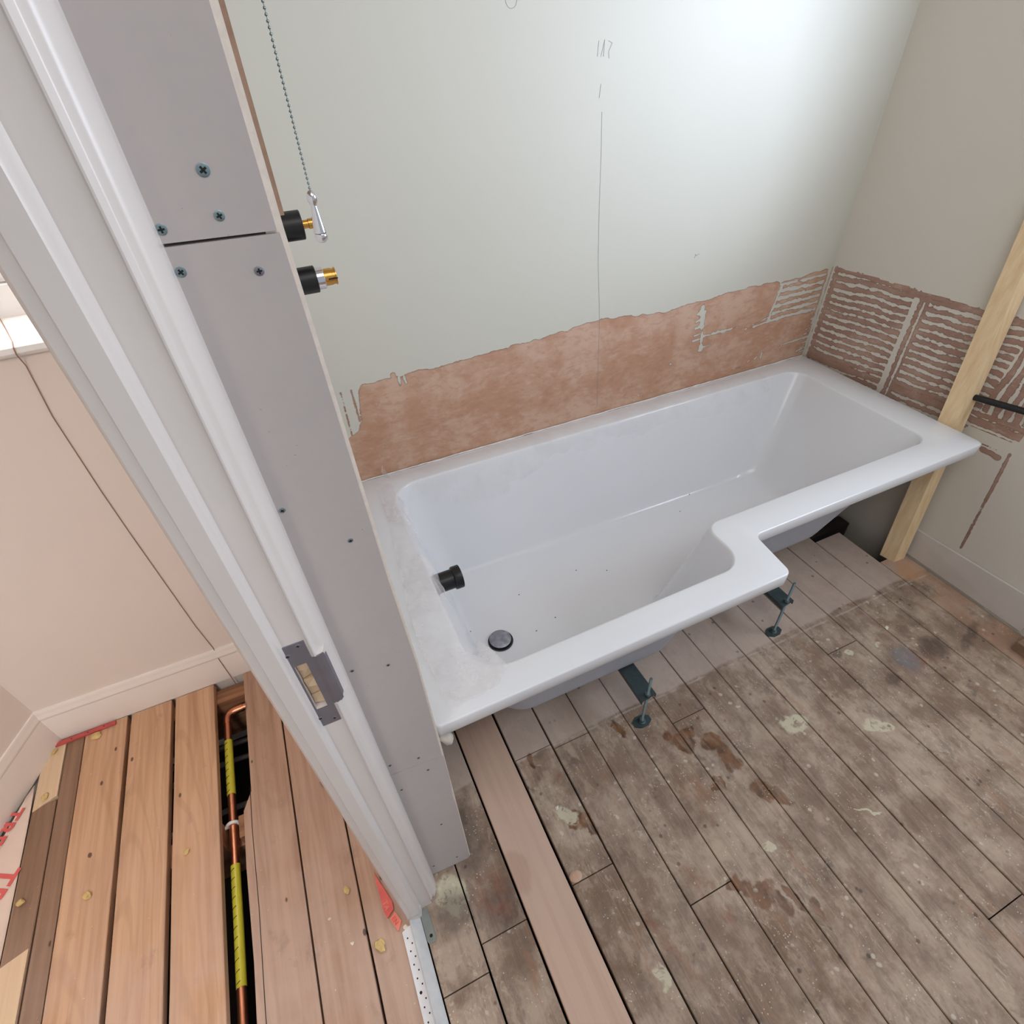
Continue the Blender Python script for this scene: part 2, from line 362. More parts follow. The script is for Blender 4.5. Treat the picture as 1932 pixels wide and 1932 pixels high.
def obj(name, bm, mat, parent=None, smooth=None, bevel=0.0, seg=2):
    if bevel: bmesh.ops.bevel(bm, geom=[e for e in bm.edges if e.is_manifold and e.calc_face_angle(0) > 0.6], offset=bevel, segments=seg, profile=0.6, affect='EDGES')
    bmesh.ops.recalc_face_normals(bm, faces=bm.faces)
    me = bpy.data.meshes.new(name); bm.to_mesh(me); bm.free()
    o = link(name, me, mat, parent)
    if smooth is not None:
        for p in me.polygons: p.use_smooth = True
        me.set_sharp_from_angle(angle=math.radians(smooth))
    return o

def empty(name, loc=(0, 0, 0), rz=0):
    o = bpy.data.objects.new(name, None); COL.objects.link(o)
    o.location = loc; o.rotation_euler = (0, 0, rz); o.empty_display_size = 0.05
    return o

def box(bm, x0, x1, y0, y1, z0, z1):
    v = [bm.verts.new((x, y, z)) for z in (z0, z1) for x, y in ((x0, y0), (x1, y0), (x1, y1), (x0, y1))]
    for f in ((0, 3, 2, 1), (4, 5, 6, 7), (0, 1, 5, 4), (1, 2, 6, 5), (2, 3, 7, 6), (3, 0, 4, 7)):
        bm.faces.new([v[i] for i in f])
    return v

def bx(*a):
    bm = bmesh.new(); box(bm, *a); return bm

def prism(bm, pts, z0, z1):      # vertical extrusion of an XY polygon
    a = [bm.verts.new((p[0], p[1], z0)) for p in pts]
    b = [bm.verts.new((p[0], p[1], z1)) for p in pts]
    n = len(pts)
    for i in range(n): bm.faces.new((a[i], a[(i + 1) % n], b[(i + 1) % n], b[i]))
    bm.faces.new(a[::-1]); bm.faces.new(b)

def lathe(bm, prof, M=Matrix(), n=24):    # prof: (r, h) along local Z
    rings = []
    for r, h in prof:
        if r < 1e-6: rings.append([bm.verts.new(M @ Vector((0, 0, h)))])
        else: rings.append([bm.verts.new(M @ Vector((r * math.cos(2 * PI * i / n), r * math.sin(2 * PI * i / n), h))) for i in range(n)])
    for a, b in zip(rings, rings[1:]):
        for i in range(n):
            j = (i + 1) % n
            if len(a) == 1 and len(b) == 1: continue
            if len(a) == 1: bm.faces.new((a[0], b[i], b[j]))
            elif len(b) == 1: bm.faces.new((a[i], a[j], b[0]))
            else: bm.faces.new((a[i], a[j], b[j], b[i]))

def axis(p, d):
    M = Vector(d).to_track_quat('Z', 'Y').to_matrix().to_4x4(); M.translation = Vector(p); return M

def tube(bm, pts, r, n=12, caps=True):
    pts = [Vector(p) for p in pts]; rings = []
    up = None
    for i, p in enumerate(pts):
        t = (pts[min(i + 1, len(pts) - 1)] - pts[max(i - 1, 0)]).normalized()
        if up is None: up = t.orthogonal().normalized()
        up = (up - up.dot(t) * t).normalized(); w = t.cross(up)
        rr = r[i] if isinstance(r, (list, tuple)) else r
        rings.append([bm.verts.new(p + rr * (math.cos(2 * PI * k / n) * up + math.sin(2 * PI * k / n) * w)) for k in range(n)])
    for a, b in zip(rings, rings[1:]):
        for k in range(n): bm.faces.new((a[k], a[(k + 1) % n], b[(k + 1) % n], b[k]))
    if caps: bm.faces.new(rings[0][::-1]); bm.faces.new(rings[-1])

def struct(name, bm, mat, parent=None, **kw):
    o = obj(name, bm, mat, parent, **kw)
    o['kind'] = 'structure'
    return o

def fbm(x, y, s, seed=0.0):
    return mn.fractal(Vector((x * s, y * s, seed)), 0.7, 2.1, 3)

def vnoise(A, B, s, seed):       # vectorised value noise, two octaves
    rs = np.random.RandomState(seed); T = rs.rand(64, 64)
    def one(a, b):
        i = np.floor(a).astype(int); j = np.floor(b).astype(int); u = a - i; v = b - j
        u = u * u * (3 - 2 * u); v = v * v * (3 - 2 * v)
        t = lambda p, q: T[p % 64, q % 64]
        return (t(i, j) * (1 - u) + t(i + 1, j) * u) * (1 - v) + (t(i, j + 1) * (1 - u) + t(i + 1, j + 1) * u) * v
    return one(A * s, B * s) * 0.65 + one(A * s * 2.3 + 7, B * s * 2.3 + 3) * 0.35 - 0.5

def grid_wall(name, P, mask, mat, us, vs):
    U, V = np.meshgrid(us, vs); X = P(U, V)
    n, k = U.shape
    co = np.stack(X, -1).reshape(-1, 3)
    idx = np.arange(n * k).reshape(n, k)
    F = np.stack([idx[:-1, :-1], idx[:-1, 1:], idx[1:, 1:], idx[1:, :-1]], -1).reshape(-1, 4)
    me = bpy.data.meshes.new(name)
    me.from_pydata(co.tolist(), [], F.tolist())
    a = me.attributes.new('paint', 'FLOAT', 'POINT')
    a.data.foreach_set('value', mask(U, V).reshape(-1).astype(np.float32))
    for p in me.polygons: p.use_smooth = True
    o = link(name, me, mat); o['kind'] = 'structure'
    return o

# ------------------------------------------------------------------ the setting: walls
def seg(A, B, x0, z0, x1, z1, w):     # signed distance to a capsule: <0 inside
    dx, dz = x1 - x0, z1 - z0
    t = np.clip(((A - x0) * dx + (B - z0) * dz) / (dx * dx + dz * dz), 0, 1)
    return np.hypot(A - x0 - t * dx, B - z0 - t * dz) - w

def back_mask(X, Z):
    n = vnoise(X, Z, 45, 1); n2 = vnoise(X, Z, 14, 2)
    zt = np.interp(X, [0, .19, .36, .61, .82, .85, 1.08, 1.22, 1.30, 1.39, 1.55, 1.56, 1.8], [.806, .806, .807, .815, .829, .832, .808, .815, .822, .826, .824, .818, .829])
    f = Z - zt - n * 0.011 - n2 * 0.008
    # left end: paint stays in a strip beside the boxing
    left = np.interp(Z, [.40, .65, .672, .70, .725, .79, .83], [-.5, .03, .073, .088, .09, .10, .13])
    f = np.maximum(f, np.where(Z > .62, (left - X) - n * .006, -1))
    for s in ((.053, .796, .052, .64, .0022), (.081, .797, .083, .70, .003), (.2, .76, .199, .812, .008)):
        f = np.minimum(f, seg(X, Z, *s) + n * .004)
    f = np.where(X < 0.14, np.minimum(f, 1), f)
    pat = np.full_like(X, 9.0)
    def add(*s, a=.006): 
        nonlocal pat
        pat = np.minimum(pat, seg(X, Z, *s) + n * a)
    add(.213, .80, .213, .778, .004); add(.228, .80, .230, .78, .003)
    add(1.236, .795, 1.252, .72, .007, a=.02); add(1.252, .72, 1.262, .645, .006, a=.02)
    for k, zz in enumerate((.775, .75, .725, .70, .682)): add(1.222, zz, 1.25, zz + .003, .0035, a=.008)
    add(1.262, .690, 1.41, .692, .004, a=.014); add(1.262, .65, 1.30, .652, .003)
    add(1.45, .676, 1.56, .684, .0035, a=.012); add(1.47, .684, 1.55, .700, .003, a=.01)
    add(1.545, .682, 1.570, .80, .0055, a=.014)
    # comb lines near the corner
    inside = (X > 1.556) & (X < 1.772) & (Z > .672) & (Z < .812)
    row = .0058 + vnoise(X, Z * .3, 90, 12) * .006 - np.abs(((Z - .0125 + n2 * .008) / .0245) % 1 - .5) * .0245 * 1.0
    stripe = np.where(inside, -(row + n * .010) , 9)
    pat = np.minimum(pat, stripe)
    add(1.787, .40, 1.784, .84, .0075, a=.01)
    for k in range(9): add(1.755, .665 - k * .018, 1.785, .668 - k * .018, .0022)
    add(1.636, .573, 1.775, .580, .0025, a=.008); add(1.74, .528, 1.78, .535, .003)
    for s in ((1.139, .618, 1.142, .618, .004), (1.499, .543, 1.508, .545, .003), (1.53, .545, 1.54, .552, .0025), (1.56, .545, 1.56, .56, .0035), (1.02, .53, 1.024, .53, .003), (1.43, .526, 1.47, .529, .002)): add(*s)
    return np.maximum(f, -pat)

def XW(Y, Z): return 1.795 + 0.27 * np.minimum(np.maximum(-Y, 0), .9) * np.clip(Z, 0, 1.1)

def right_mask(Y, Z):
    n = vnoise(Y, Z, 42, 5); n2 = vnoise(Y, Z, 12, 6)
    f = np.full_like(Y, 0.05)
    top = np.interp(-Y, [0, .27, .48, .8], [.834, .822, .812, .808])
    reg = (Z < top + n * .01) & (Z > np.interp(-Y, [0, .58, .6, .74], [.40, .40, .487, .487])) & (-Y < .735 + n * .01) & (-Y > .006)
    wav = n2 * .012 + vnoise(Y, Z * .3, 26, 8) * .006
    bead = vnoise(Y, Z * .35, 95, 9) * .0085
    row = .0072 + bead - np.abs(((Z - .004 + wav) / .0245) % 1 - .5) * .0245     # >0 on adhesive ridge
    col = .0068 + bead - np.abs(((-Y - .60 + wav) / .027) % 1 - .5) * .027
    u = -Y
    right_zone = (u > .60)
    br = np.where(right_zone & (Z > .54), col + .002, row + .0006)
    # plain band at top edge, bottom band and left edge
    br = np.maximum(br, .006 - np.abs(Z - (top - .008)) + n * .006)
    br = np.maximum(br, .012 - np.abs(Z - .51) + n * .01)
    br = np.maximum(br, .006 - np.abs(u - .018) + n * .004)
    g1 = .286 + (.80 - Z) * .06
    br = np.minimum(br, np.where(Z < .80, np.abs(u - g1) - .0085 + n * .006, 9))
    br = np.maximum(br, np.where(Z < .82, .0055 - np.abs(u - g1 - .016) + n * .006, -9))
    br = np.minimum(br, np.where(Z < .79, np.abs(u - g1 - .026) - .003 + n * .005, 9))
    br = np.maximum(br, np.where(Z < .82, .0045 - np.abs(u - g1 - .034) + n * .006, -9))
    br = np.where(reg, br, -.05)
    br = np.maximum(br, -(seg(Y, Z, -.735, .455, -.79, .125, .0042) + n * .004))
    br = np.maximum(br, -(seg(Y, Z, -.668, .437, -.716, .432, .0075) + n * .007))
    br = np.maximum(br, -(seg(Y, Z, -.60, .104, -1.15, .118, .0013) + n * .004))
    br = np.maximum(br, -(seg(Y, Z, -.66, .452, -.70, .452, .0012) + n * .002))
    return -br

def zlist(a, b, fine0, fine1, step, coarse=.1):
    L = list(np.arange(a, fine0, coarse)) + list(np.arange(fine0, fine1, step)) + list(np.arange(fine1, b, coarse)) + [b]
    return np.array(sorted(set(np.round(L, 5))))
grid_wall('wall_back', lambda U, V: (U, U * 0, V), back_mask, MAT['wallback'],
          zlist(-.10, 1.80, 0.0, 1.80, .0032), zlist(-.35, 2.4, .44, .86, .0032))
grid_wall('wall_right', lambda U, V: (XW(U, V), U, V), right_mask, MAT['wallright'],
          -zlist(0, .95, 0.0, .86, .0034)[::-1], zlist(-.35, 2.4, .42, .86, .0034, .04))
# rest of the right wall with its window opening (out of frame, the daylight comes through it)
bm = bmesh.new()
xr = float(XW(np.array(-.95), np.array(1.1)))
ys_, zs_ = [-.95, -.97, -2.0, -2.7], [-.35, 0, .2, .4, .6, .8, 1.06, 2.1, 2.4]
for j in range(3):
    for k in range(len(zs_) - 1):
        if j == 1 and k == 6: continue
        q = [(y, z) for y, z in ((ys_[j], zs_[k]), (ys_[j + 1], zs_[k]), (ys_[j + 1], zs_[k + 1]), (ys_[j], zs_[k + 1]))]
        bm.faces.new([bm.verts.new((float(XW(np.array(-.95), np.array(z))), y, z)) for y, z in q])
for a in ((xr + .005, 2.32, -.97, -.93, 1.02, 2.14), (xr + .005, 2.32, -2.04, -2.0, 1.02, 2.14), (xr + .005, 2.32, -2.0, -.97, 1.02, 1.06), (xr + .005, 2.32, -2.0, -.97, 2.1, 2.14)): box(bm, *a)
struct('wall_right_window_side', bm, plain('cream_wall_paint', (216, 210, 198), .75, var=.02, scale=4))
bm = bmesh.new()
L_ = [(float(XW(np.array(y), np.array(z))), y, z) for y in (-.60, -1.6) for z in (0.0, .107)]
v = []
for y, zt in ((-.60, .104), (-1.06, .116)):
    for x_, z in ((0, .012), (0, zt), (-.005, zt - .002), (-.006, .010)): v.append(bm.verts.new((float(XW(np.array(y), np.array(z))) + x_, y, z)))
for q in ((0, 1, 5, 4), (1, 2, 6, 5), (2, 3, 7, 6), (3, 0, 4, 7), (0, 3, 2, 1), (4, 5, 6, 7)): bm.faces.new([v[i] for i in q])
struct('baseboard_right', bm, plain('scuffed_baseboard_paint', (206, 198, 190), .6, var=.06, scale=8))
f = obj('window_1', bx(2.27, 2.30, -2.0, -.97, 1.06, 1.10), MAT['sill']); f['kind'] = 'structure'
for a in ((2.27, 2.30, -2.0, -.97, 2.06, 2.1), (2.27, 2.30, -1.01, -.97, 1.10, 2.06), (2.27, 2.30, -2.0, -1.96, 1.10, 2.06)): obj('window_frame', bx(*a), MAT['sill'], f)

# pencil marks on the back wall
bm = bmesh.new()
def stroke(bm, x0, z0, x1, z1, w=.0007):
    d = Vector((x1 - x0, 0, z1 - z0)); l = d.length; d /= l; s = Vector((-d.z, 0, d.x)) * w
    vs = []
    for y in (0.0002, -.0006):
        for p in (Vector((x0, y, z0)) - s, Vector((x1, y, z1)) - s, Vector((x1, y, z1)) + s, Vector((x0, y, z0)) + s): vs.append(bm.verts.new(p))
    for q in ((0, 3, 2, 1), (4, 5, 6, 7), (0, 1, 5, 4), (1, 2, 6, 5), (2, 3, 7, 6), (3, 0, 4, 7)): bm.faces.new([vs[i] for i in q])
bm.free()
pf = tag(empty('pencil_figures', (.81, 0, 1.46)), 'faint grey pencil figures written high on the cream wall above the vertical pencil line', 'pencil writing')
for a in ((.795, 1.448, .797, 1.475), (.804, 1.447, .812, 1.476), (.812, 1.476, .811, 1.447), (.822, 1.474, .832, 1.470), (.832, 1.47, .824, 1.455), (.824, 1.455, .826, 1.443), (.805, 1.372, .808, 1.398)):
    bm = bmesh.new(); stroke(bm, *a, .0004); o = obj('pencil_stroke', bm, MAT['pencil'], pf); o.location = (-.81, 0, -1.46)
bm = bmesh.new()
pr_ = [(.586 + (.013 + .0006 * math.sin(k)) * math.cos(k * PI / 9), -.0003, 1.547 + .013 * math.sin(k * PI / 9)) for k in range(20)]
tube(bm, pr_, .0004, 4)
tag(obj('pencil_ring', bm, MAT['pencil']), 'small faint pencil ring on the cream wall at the top edge of the picture', 'pencil mark')
bm = bmesh.new()
tube(bm, [(1.168, -.0003, .958), (1.171, -.0003, .969), (1.174, -.0003, .963), (1.180, -.0003, .967), (1.186, -.0003, .967)], .0006, 4)
tag(obj('pencil_tick', bm, MAT['pencil']), 'short smudged pencil tick on the cream wall right of the vertical line', 'pencil mark')
bm = bmesh.new()
L = [(.8145, 1.345), (.819, 1.25), (.822, 1.13), (.828, 1.0), (.838, .90), (.844, .835), (.85, .70), (.856, .53)]
for a, b in zip(L, L[1:]): stroke(bm, *a, *b, .00045)
tag(obj('plumb_line', bm, MAT['pencil']), 'thin vertical pencil line drawn down the wall behind the bath', 'pencil line')

# floor of the bathroom
def plank(bm, x0, x1, y0, y1, z0=-.022, z1=0.0, wob=.0012, seed=0, step=.12, bev=.0016):
    n = max(1, int((y1 - y0) / step)); rows = []
    for i in range(n + 1):
        y = y0 + (y1 - y0) * i / n
        a = x0 + fbm(y, seed, 3, 1.1) * wob; b = x1 + fbm(y, seed + 5, 3, 2.2) * wob; dz = fbm(y, seed, 2, 4) * .0008
        rows.append([bm.verts.new(v) for v in ((a, y, z0), (a, y, z1 - bev), (a + bev, y, z1 + dz), (b - bev, y, z1 + dz), (b, y, z1 - bev), (b, y, z0))])
    for r, s in zip(rows, rows[1:]):
        for k in range(6): bm.faces.new((r[k], r[(k + 1) % 6], s[(k + 1) % 6], s[k]))
    bm.faces.new(rows[0][::-1]); bm.faces.new(rows[-1])
edges = [-.150, -.045, .067, .187, .299, .410, .525, .637, .748, .862, .977, 1.090, 1.205, 1.327, 1.443, 1.557, 1.680, 1.792]
gaps = [.004, .004, .005, .005, .0035, .003, .0024, .0026, .0028, .0026, .0028, .0026, .0026, .0024, .0022, .0026, .0018]
bm = bmesh.new()
for i in range(len(edges) - 1):
    if i == 2: continue
    a, b = edges[i] + gaps[i] / 2, edges[i + 1] - gaps[i] / 2
    y1 = -.003; cuts = {0: [-1.128], 1: [-1.078], 3: [-.745, -1.065], 4: [-.76], 5: [-1.21], 7: [-.84], 10: [-1.5], 12: [-.86], 14: [-1.3]}.get(i, [])
    if i == 16: y1 = -.655
    if i == 15: y1 = -.478
    ys = [y1] + cuts + [-2.65]
    for k in range(len(ys) - 1):
        plank(bm, a, b, ys[k + 1] + .0012, ys[k] - .0012, seed=i * 3.1 + k)
struct('floor', bm, MAT['w_bath'], smooth=30)
bm = bmesh.new(); plank(bm, .067 + .003, .187 - .0045, -2.65, -.004, z1=.002, seed=50)
o = tag(obj('floorboard', bm, MAT['w_light'], smooth=30), 'newer pale pine floorboard laid among the dirty boards beside the stub wall', 'floorboard')
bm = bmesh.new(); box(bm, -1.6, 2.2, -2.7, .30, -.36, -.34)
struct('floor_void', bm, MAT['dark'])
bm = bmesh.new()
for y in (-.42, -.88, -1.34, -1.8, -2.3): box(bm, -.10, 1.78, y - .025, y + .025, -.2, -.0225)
struct('floor_joists', bm, MAT['dark'])  # joists coloured dark to stand for the shade under the boards

# ceiling, header over the door and the wall on the far side of the doorway
struct('ceiling', bx(-2.3, 2.2, -2.7, .3, 2.4, 2.45), MAT['ceiling'])
bm = bmesh.new(); box(bm, -.183, -.100, -.93, -.001, -.34, 2.4); box(bm, -.183, -.100, -1.74, -.93, 2.04, 2.4); box(bm, -.183, -.100, -2.7, -1.77, -.02, 2.4)
struct('wall_left', bm, MAT['pink'])

# hall back wall with window
bm = bmesh.new()
Yh = -.105
for a in ((-1.0, -.19, -.35, 1.10), (-1.0, -.19, 2.05, 2.4), (-.30, -.19, 1.10, 2.05), (-1.0, -.90, 1.10, 2.05)):
    box(bm, a[0], a[1], Yh, .09, a[2], a[3])
struct('wall_hall_back', bm, MAT['pink'])
bm = bmesh.new()
pr = [(.085, 1.100), (Yh - .012, 1.100), (Yh - .017, 1.094), (Yh - .017, 1.084), (Yh - .012, 1.078), (Yh, 1.075), (Yh, 1.0995), (.085, 1.0995)]
pr = [(.080, 1.1015), (Yh - .010, 1.1015), (Yh - .018, 1.096), (Yh - .020, 1.086), (Yh - .014, 1.078), (Yh - .001, 1.074), (Yh - .001, 1.1003), (.080, 1.1003)]
A = [bm.verts.new((-.895, y, z)) for y, z in pr]; B = [bm.verts.new((-.23, y, z)) for y, z in pr]
for i in range(8): bm.faces.new((A[i], A[(i + 1) % 8], B[(i + 1) % 8], B[i]))
bm.faces.new(A); bm.faces.new(B[::-1])
w = obj('window_2', bm, MAT['sill'], smooth=40); w['kind'] = 'structure'
for a in ((-.90, -.30, .052, .095, 1.1016, 1.162), (-.90, -.30, .052, .095, 1.99, 2.05), (-.90, -.85, .055, .092, 1.162, 1.99), (-.35, -.30, .055, .092, 1.162, 1.99)):
    obj('window_frame', bx(*a), MAT['sill'], w, bevel=.004)
obj('sash', bx(-.85, -.35, .066, .088, 1.165, 1.20), MAT['sill'], w, bevel=.003)
obj('pane', bx(-.85, -.35, .072, .076, 1.20, 1.99), MAT['glass'], w)

# angled hall wall and skirtings
cx, cy = -.985, -.105
dx, dy = -.4096, -.9112
def along(t, off=0.0): return (cx + dx * t + (-dy) * off * 1.0, cy + dy * t + dx * off)   # off > 0 into the hall
bm = bmesh.new()
p0, p1, p2, p3 = along(-.02), along(2.6), along(2.6, -.1), along(-.02, -.1)
prism(bm, [p0, p3, p2, p1], -.35, 2.4)
struct('wall_hall_left', bm, MAT['pink'])
SK = [(0, 0), (.015, 0), (.015, .098), (.0135, .101), (.0135, .104), (.015, .107), (.0145, .112), (.011, .118), (.009, .124), (.0085, .129), (.006, .133), (0, .134)]
bm = bmesh.new()
A = [bm.verts.new((-.19, Yh - a, b)) for a, b in SK]
B = [bm.verts.new((cx - .02, Yh - a, b)) for a, b in SK]
for i in range(len(SK) - 1): bm.faces.new((A[i], A[i + 1], B[i + 1], B[i]))
bm.faces.new(A); bm.faces.new(B[::-1])
struct('baseboard_back', bm, MAT['skirt'], smooth=35)
bm = bmesh.new()
A = []; B = []
for a, b in SK:
    q = along(-.01, a * .7); A.append(bm.verts.new((q[0], q[1], b)))
    q = along(2.5, a * .7); B.append(bm.verts.new((q[0], q[1], b)))
for i in range(len(SK) - 1): bm.faces.new((A[i], A[i + 1], B[i + 1], B[i]))
bm.faces.new(A); bm.faces.new(B[::-1])
struct('baseboard_left', bm, MAT['skirt'], smooth=35)

# ------------------------------------------------------------------ hall floorboards (loose and lifted ones are things)
HB = [(-.381, -.270, -2.6, -.121, 'pinedull', 'dusty pine hall board second from the door frame, knots near its middle'),
      (-.266, -.155, -2.6, -.20, 'pinedull', 'dusty pine hall board running under the door frame foot'),
      (-.675, -.565, -2.6, -.1215, 'pine', 'orange pine hall board on the left edge of the open pipe trench'),
      (-.797, -.687, -2.6, -.1215, 'pine', 'orange pine hall board with arched grain and a dark knot, between two open gaps'),
      (-.918, -.808, -2.6, -.1215, 'pine', 'orange pine hall board next to the narrow dirty board, under the red strip end'),
      (-.963, -.9205, -2.6, -.1215, 'old', 'narrow dirty old hall board with white scuffs'),
      (-1.022, -.966, -1.6, -.312, 'old', 'dark brown old hall board between pale plywood pieces')]
for x0, x1, y0, y1, k, lab in HB:
    bm = bmesh.new(); plank(bm, x0, x1, y0, y1, seed=x0 * 31)
    tag(obj('floorboard', bm, MAT['w_' + k], smooth=30), lab, 'floorboard', 'hall floorboards')
# board right of the trench with a notch
bm = bmesh.new()
prism(bm, [(-.477, -.1215), (-.385, -.1215), (-.385, -2.6), (-.507, -2.6), (-.510, -1.1), (-.505, -.9), (-.507, -.70), (-.504, -.56), (-.482, -.515), (-.479, -.3)][::-1], -.022, .0)
tag(obj('floorboard', bm, MAT['w_pinedull'], bevel=.0012), 'dusty pine hall board with a sawn notch on the right edge of the pipe trench', 'floorboard', 'hall floorboards')
bm = bmesh.new(); tube(bm, [(-.484, -.50, .0004), (-.487, -.62, .0004), (-.486, -.8, .0004), (-.49, -1.0, .0004), (-.488, -1.3, .0004)], .0008, 6)
tag(obj('split_line', bm, MAT['hole']), 'thin dark split along the notched hall board', 'crack')
# sub floor timbers seen in the trench
for y0, y1, lab in ((-.182, -.135, 'rough joist across the trench close to the skirting'), (-.612, -.555, 'rough notched joist under the white pipe clip')):
    bm = bmesh.new()
    if y0 > -.3: box(bm, -1.1, -.19, y0, y1, -.20, -.0225)
    else:
        box(bm, -1.1, -.565, y0, y1, -.20, -.0225); box(bm, -.525, -.19, y0, y1, -.20, -.0225); box(bm, -.565, -.525, y0, y1, -.20, -.068)
    tag(obj('floor_joist', bm, MAT['w_joist'], bevel=.002), lab, 'joist', 'joists in the pipe trench')
tag(obj('floor_joist', bx(-1.1, -.19, -1.50, -1.45, -.2, -.0225), MAT['w_joist']), 'rough joist at the near end of the trench', 'joist', 'joists in the pipe trench')
# pale ply pieces and protective sheet
bm = bmesh.new(); prism(bm, [(-1.020, -.128), (-.966, -.128), (-.966, -.300), (-1.020, -.322)][::-1], -.02, .0015)
tag(obj('plywood_strip', bm, MAT['w_ply'], bevel=.0008), 'pale plywood strip in the hall corner under the red strip', 'plywood')
bm = bmesh.new(); prism(bm, [(-1.018, -.675), (-.968, -.66), (-.969, -1.5), (-1.10, -1.5), (-1.10, -.70)][::-1], -.02, .0018)
tag(obj('plywood_strip', bm, MAT['w_ply'], bevel=.0008), 'pale scuffed plywood piece at the left picture edge below the dark board', 'plywood')
bm = bmesh.new()
us = np.linspace(0, 1, 13); R = []
for i, v in enumerate(np.linspace(0, 1, 24)):
    y = -.262 - v * 1.1; lift = .012 * math.exp(-v * 14)
    row = []
    for u in us:
        xl = cx + dx * ((cy - y) / .9112) + .020; xr_ = -1.0225
        row.append(bm.verts.new((xl + (xr_ - xl) * u, y + .03 * (u - .5) * (1 - v), .0012 + lift * (1 - u * .3))))
    R.append(row)
for r, s in zip(R, R[1:]):
    for k in range(len(us) - 1): bm.faces.new((r[k], r[k + 1], s[k + 1], s[k]))
sheet = obj('protection_sheet', bm, plain('pink_cardboard_sheet', (222, 200, 186), 0.75, var=.03, scale=12), smooth=60)
md = sheet.modifiers.new('t', 'SOLIDIFY'); md.thickness = .0012
tag(sheet, 'pinkish protective cardboard sheet with red lettering against the hall skirting', 'protection sheet')
def text(body, size, M, mat, name, parent, ext=.0002, shear=0):
    c = bpy.data.curves.new(name, 'FONT'); c.body = body; c.size = size; c.extrude = ext; c.offset = size * .03; c.shear = shear; c.space_character = 1.1
    t = bpy.data.objects.new('tmp', c); me = bpy.data.meshes.new_from_object(t)
    bpy.data.objects.remove(t)
    me.transform(M)
    o = link(name, me, mat, parent)
    return o
def tmat(p, d, up=(0, 0, 1)):
    x = Vector(d).normalized(); z = Vector(up).normalized(); y = z.cross(x)
    M = Matrix(((x.x, y.x, z.x), (x.y, y.y, z.y), (x.z, y.z, z.z))).to_4x4(); M.translation = Vector(p); return M
tx = text('TREN', .050, tmat((-1.066, -.292, .0095), (-.42, -.905, 0)), MAT['redtext'], 'lettering', sheet)
tx = text('TREN', .062, tmat((-1.055, -.445, .0035), (-.47, -.88, 0)), MAT['redtext'], 'lettering', sheet)
tx = text('Travel', .010, tmat((-1.058, -.276, .0125), (-.50, -.86, 0)), MAT['greytext'], 'small_lettering', sheet)
# red strip along skirting
bm = bmesh.new()
box(bm, 0, .186, -.0065, .0065, 0, .006)
o = obj('red_strip', bm, MAT['dullred'], bevel=.0012); o.location = (-1.022, -.137, .002); o.rotation_euler = (0, 0, .02)
tag(o, 'long thin dull red plastic strip lying against the hall skirting', 'plastic strip')
for k in range(4):
    bmh = bmesh.new(); lathe(bmh, [(0, 0), (.0016, 0), (.0016, .0004), (0, .0004)], Matrix.Translation((.03 + k * .042, 0, .006)), 8)
    obj('nail_hole', bmh, MAT['hole'], o)

# copper pipe
bm = bmesh.new(); zc = -.050
P = [(-.40, -.205, zc), (-.50, -.205, zc), (-.522, -.206, zc)]
for k in range(1, 7):
    a = PI / 2 * k / 6; P.append((-.522 - .026 * math.sin(a), -.232 + .026 * math.cos(a), zc))
P += [(-.548, -.3, zc), (-.547, -.6, zc), (-.550, -1.0, zc), (-.551, -2.2, zc)]
tube(bm, P, .0105, 20)
pipe = tag(obj('copper_pipe', bm, MAT['copper'], smooth=50), 'copper pipe with yellow tape running along the open floor trench', 'pipe')
for y0, y1 in ((-.195, -.235),):
    bm = bmesh.new(); tube(bm, [P[1], P[2], *P[3:9], (-.548, -.245, zc)], .0122, 20)
    obj('elbow_joint', bm, MAT['copper'], pipe, smooth=50)
for y0, y1, nn in ((-.305, -.474, 8), (-.660, -.918, 12)):
    bm = bmesh.new(); tube(bm, [(-.5478, y0, zc), (-.5478, (y0 + y1) / 2, zc), (-.5492 if y0 < -.5 else -.5475, y1, zc)], .0113, 24)
    tp = obj('tape', bm, MAT['yellow'], pipe, smooth=50); tp['label'] = 'yellow marking tape with black print'
    for k in range(nn):
        y = y0 + (y1 - y0) * (k + .5) / nn; bm = bmesh.new()
        Q = [(-.548 + .0116 * math.cos(a), y - (a - 1.6) * .004, zc + .0116 * math.sin(a)) for a in np.linspace(1.5, 2.9, 7)]
        tube(bm, Q, .0009, 5); obj('print_mark', bm, MAT['blackprint'], tp)
bm = bmesh.new()
tube(bm, [(-.548 + .0135 * math.cos(a), -.556, zc + .0135 * math.sin(a)) for a in np.linspace(-.6, PI + .3, 14)], .0045, 8)
tube(bm, [(-.561, -.556, zc), (-.567, -.561, -.045), (-.579, -.572, -.03), (-.583, -.576, -.024)], [.0045, .005, .0055, .005], 8)
tag(obj('pipe_clip', bm, MAT['whiteplastic'], smooth=50), 'white plastic clip holding the copper pipe at the joist', 'pipe clip')
for y, z, lab in ((-.185, -.25, 'farthest grey cable crossing the dark trench under the copper pipe'), (-.245, -.25, 'middle of three grey cables crossing under the copper pipe'), (-.40, -.255, 'nearest grey cable in the trench, just past the white pipe clip')):
    bm = bmesh.new(); tube(bm, [(-1.0, y - .004, z), (-.62, y + .002, z + .004), (-.55, y, z), (-.2, y - .01, z)], .0085, 10)
    tag(obj('grey_cable', bm, MAT['greycable'], smooth=50), lab, 'cable', 'grey cables under the pipe')
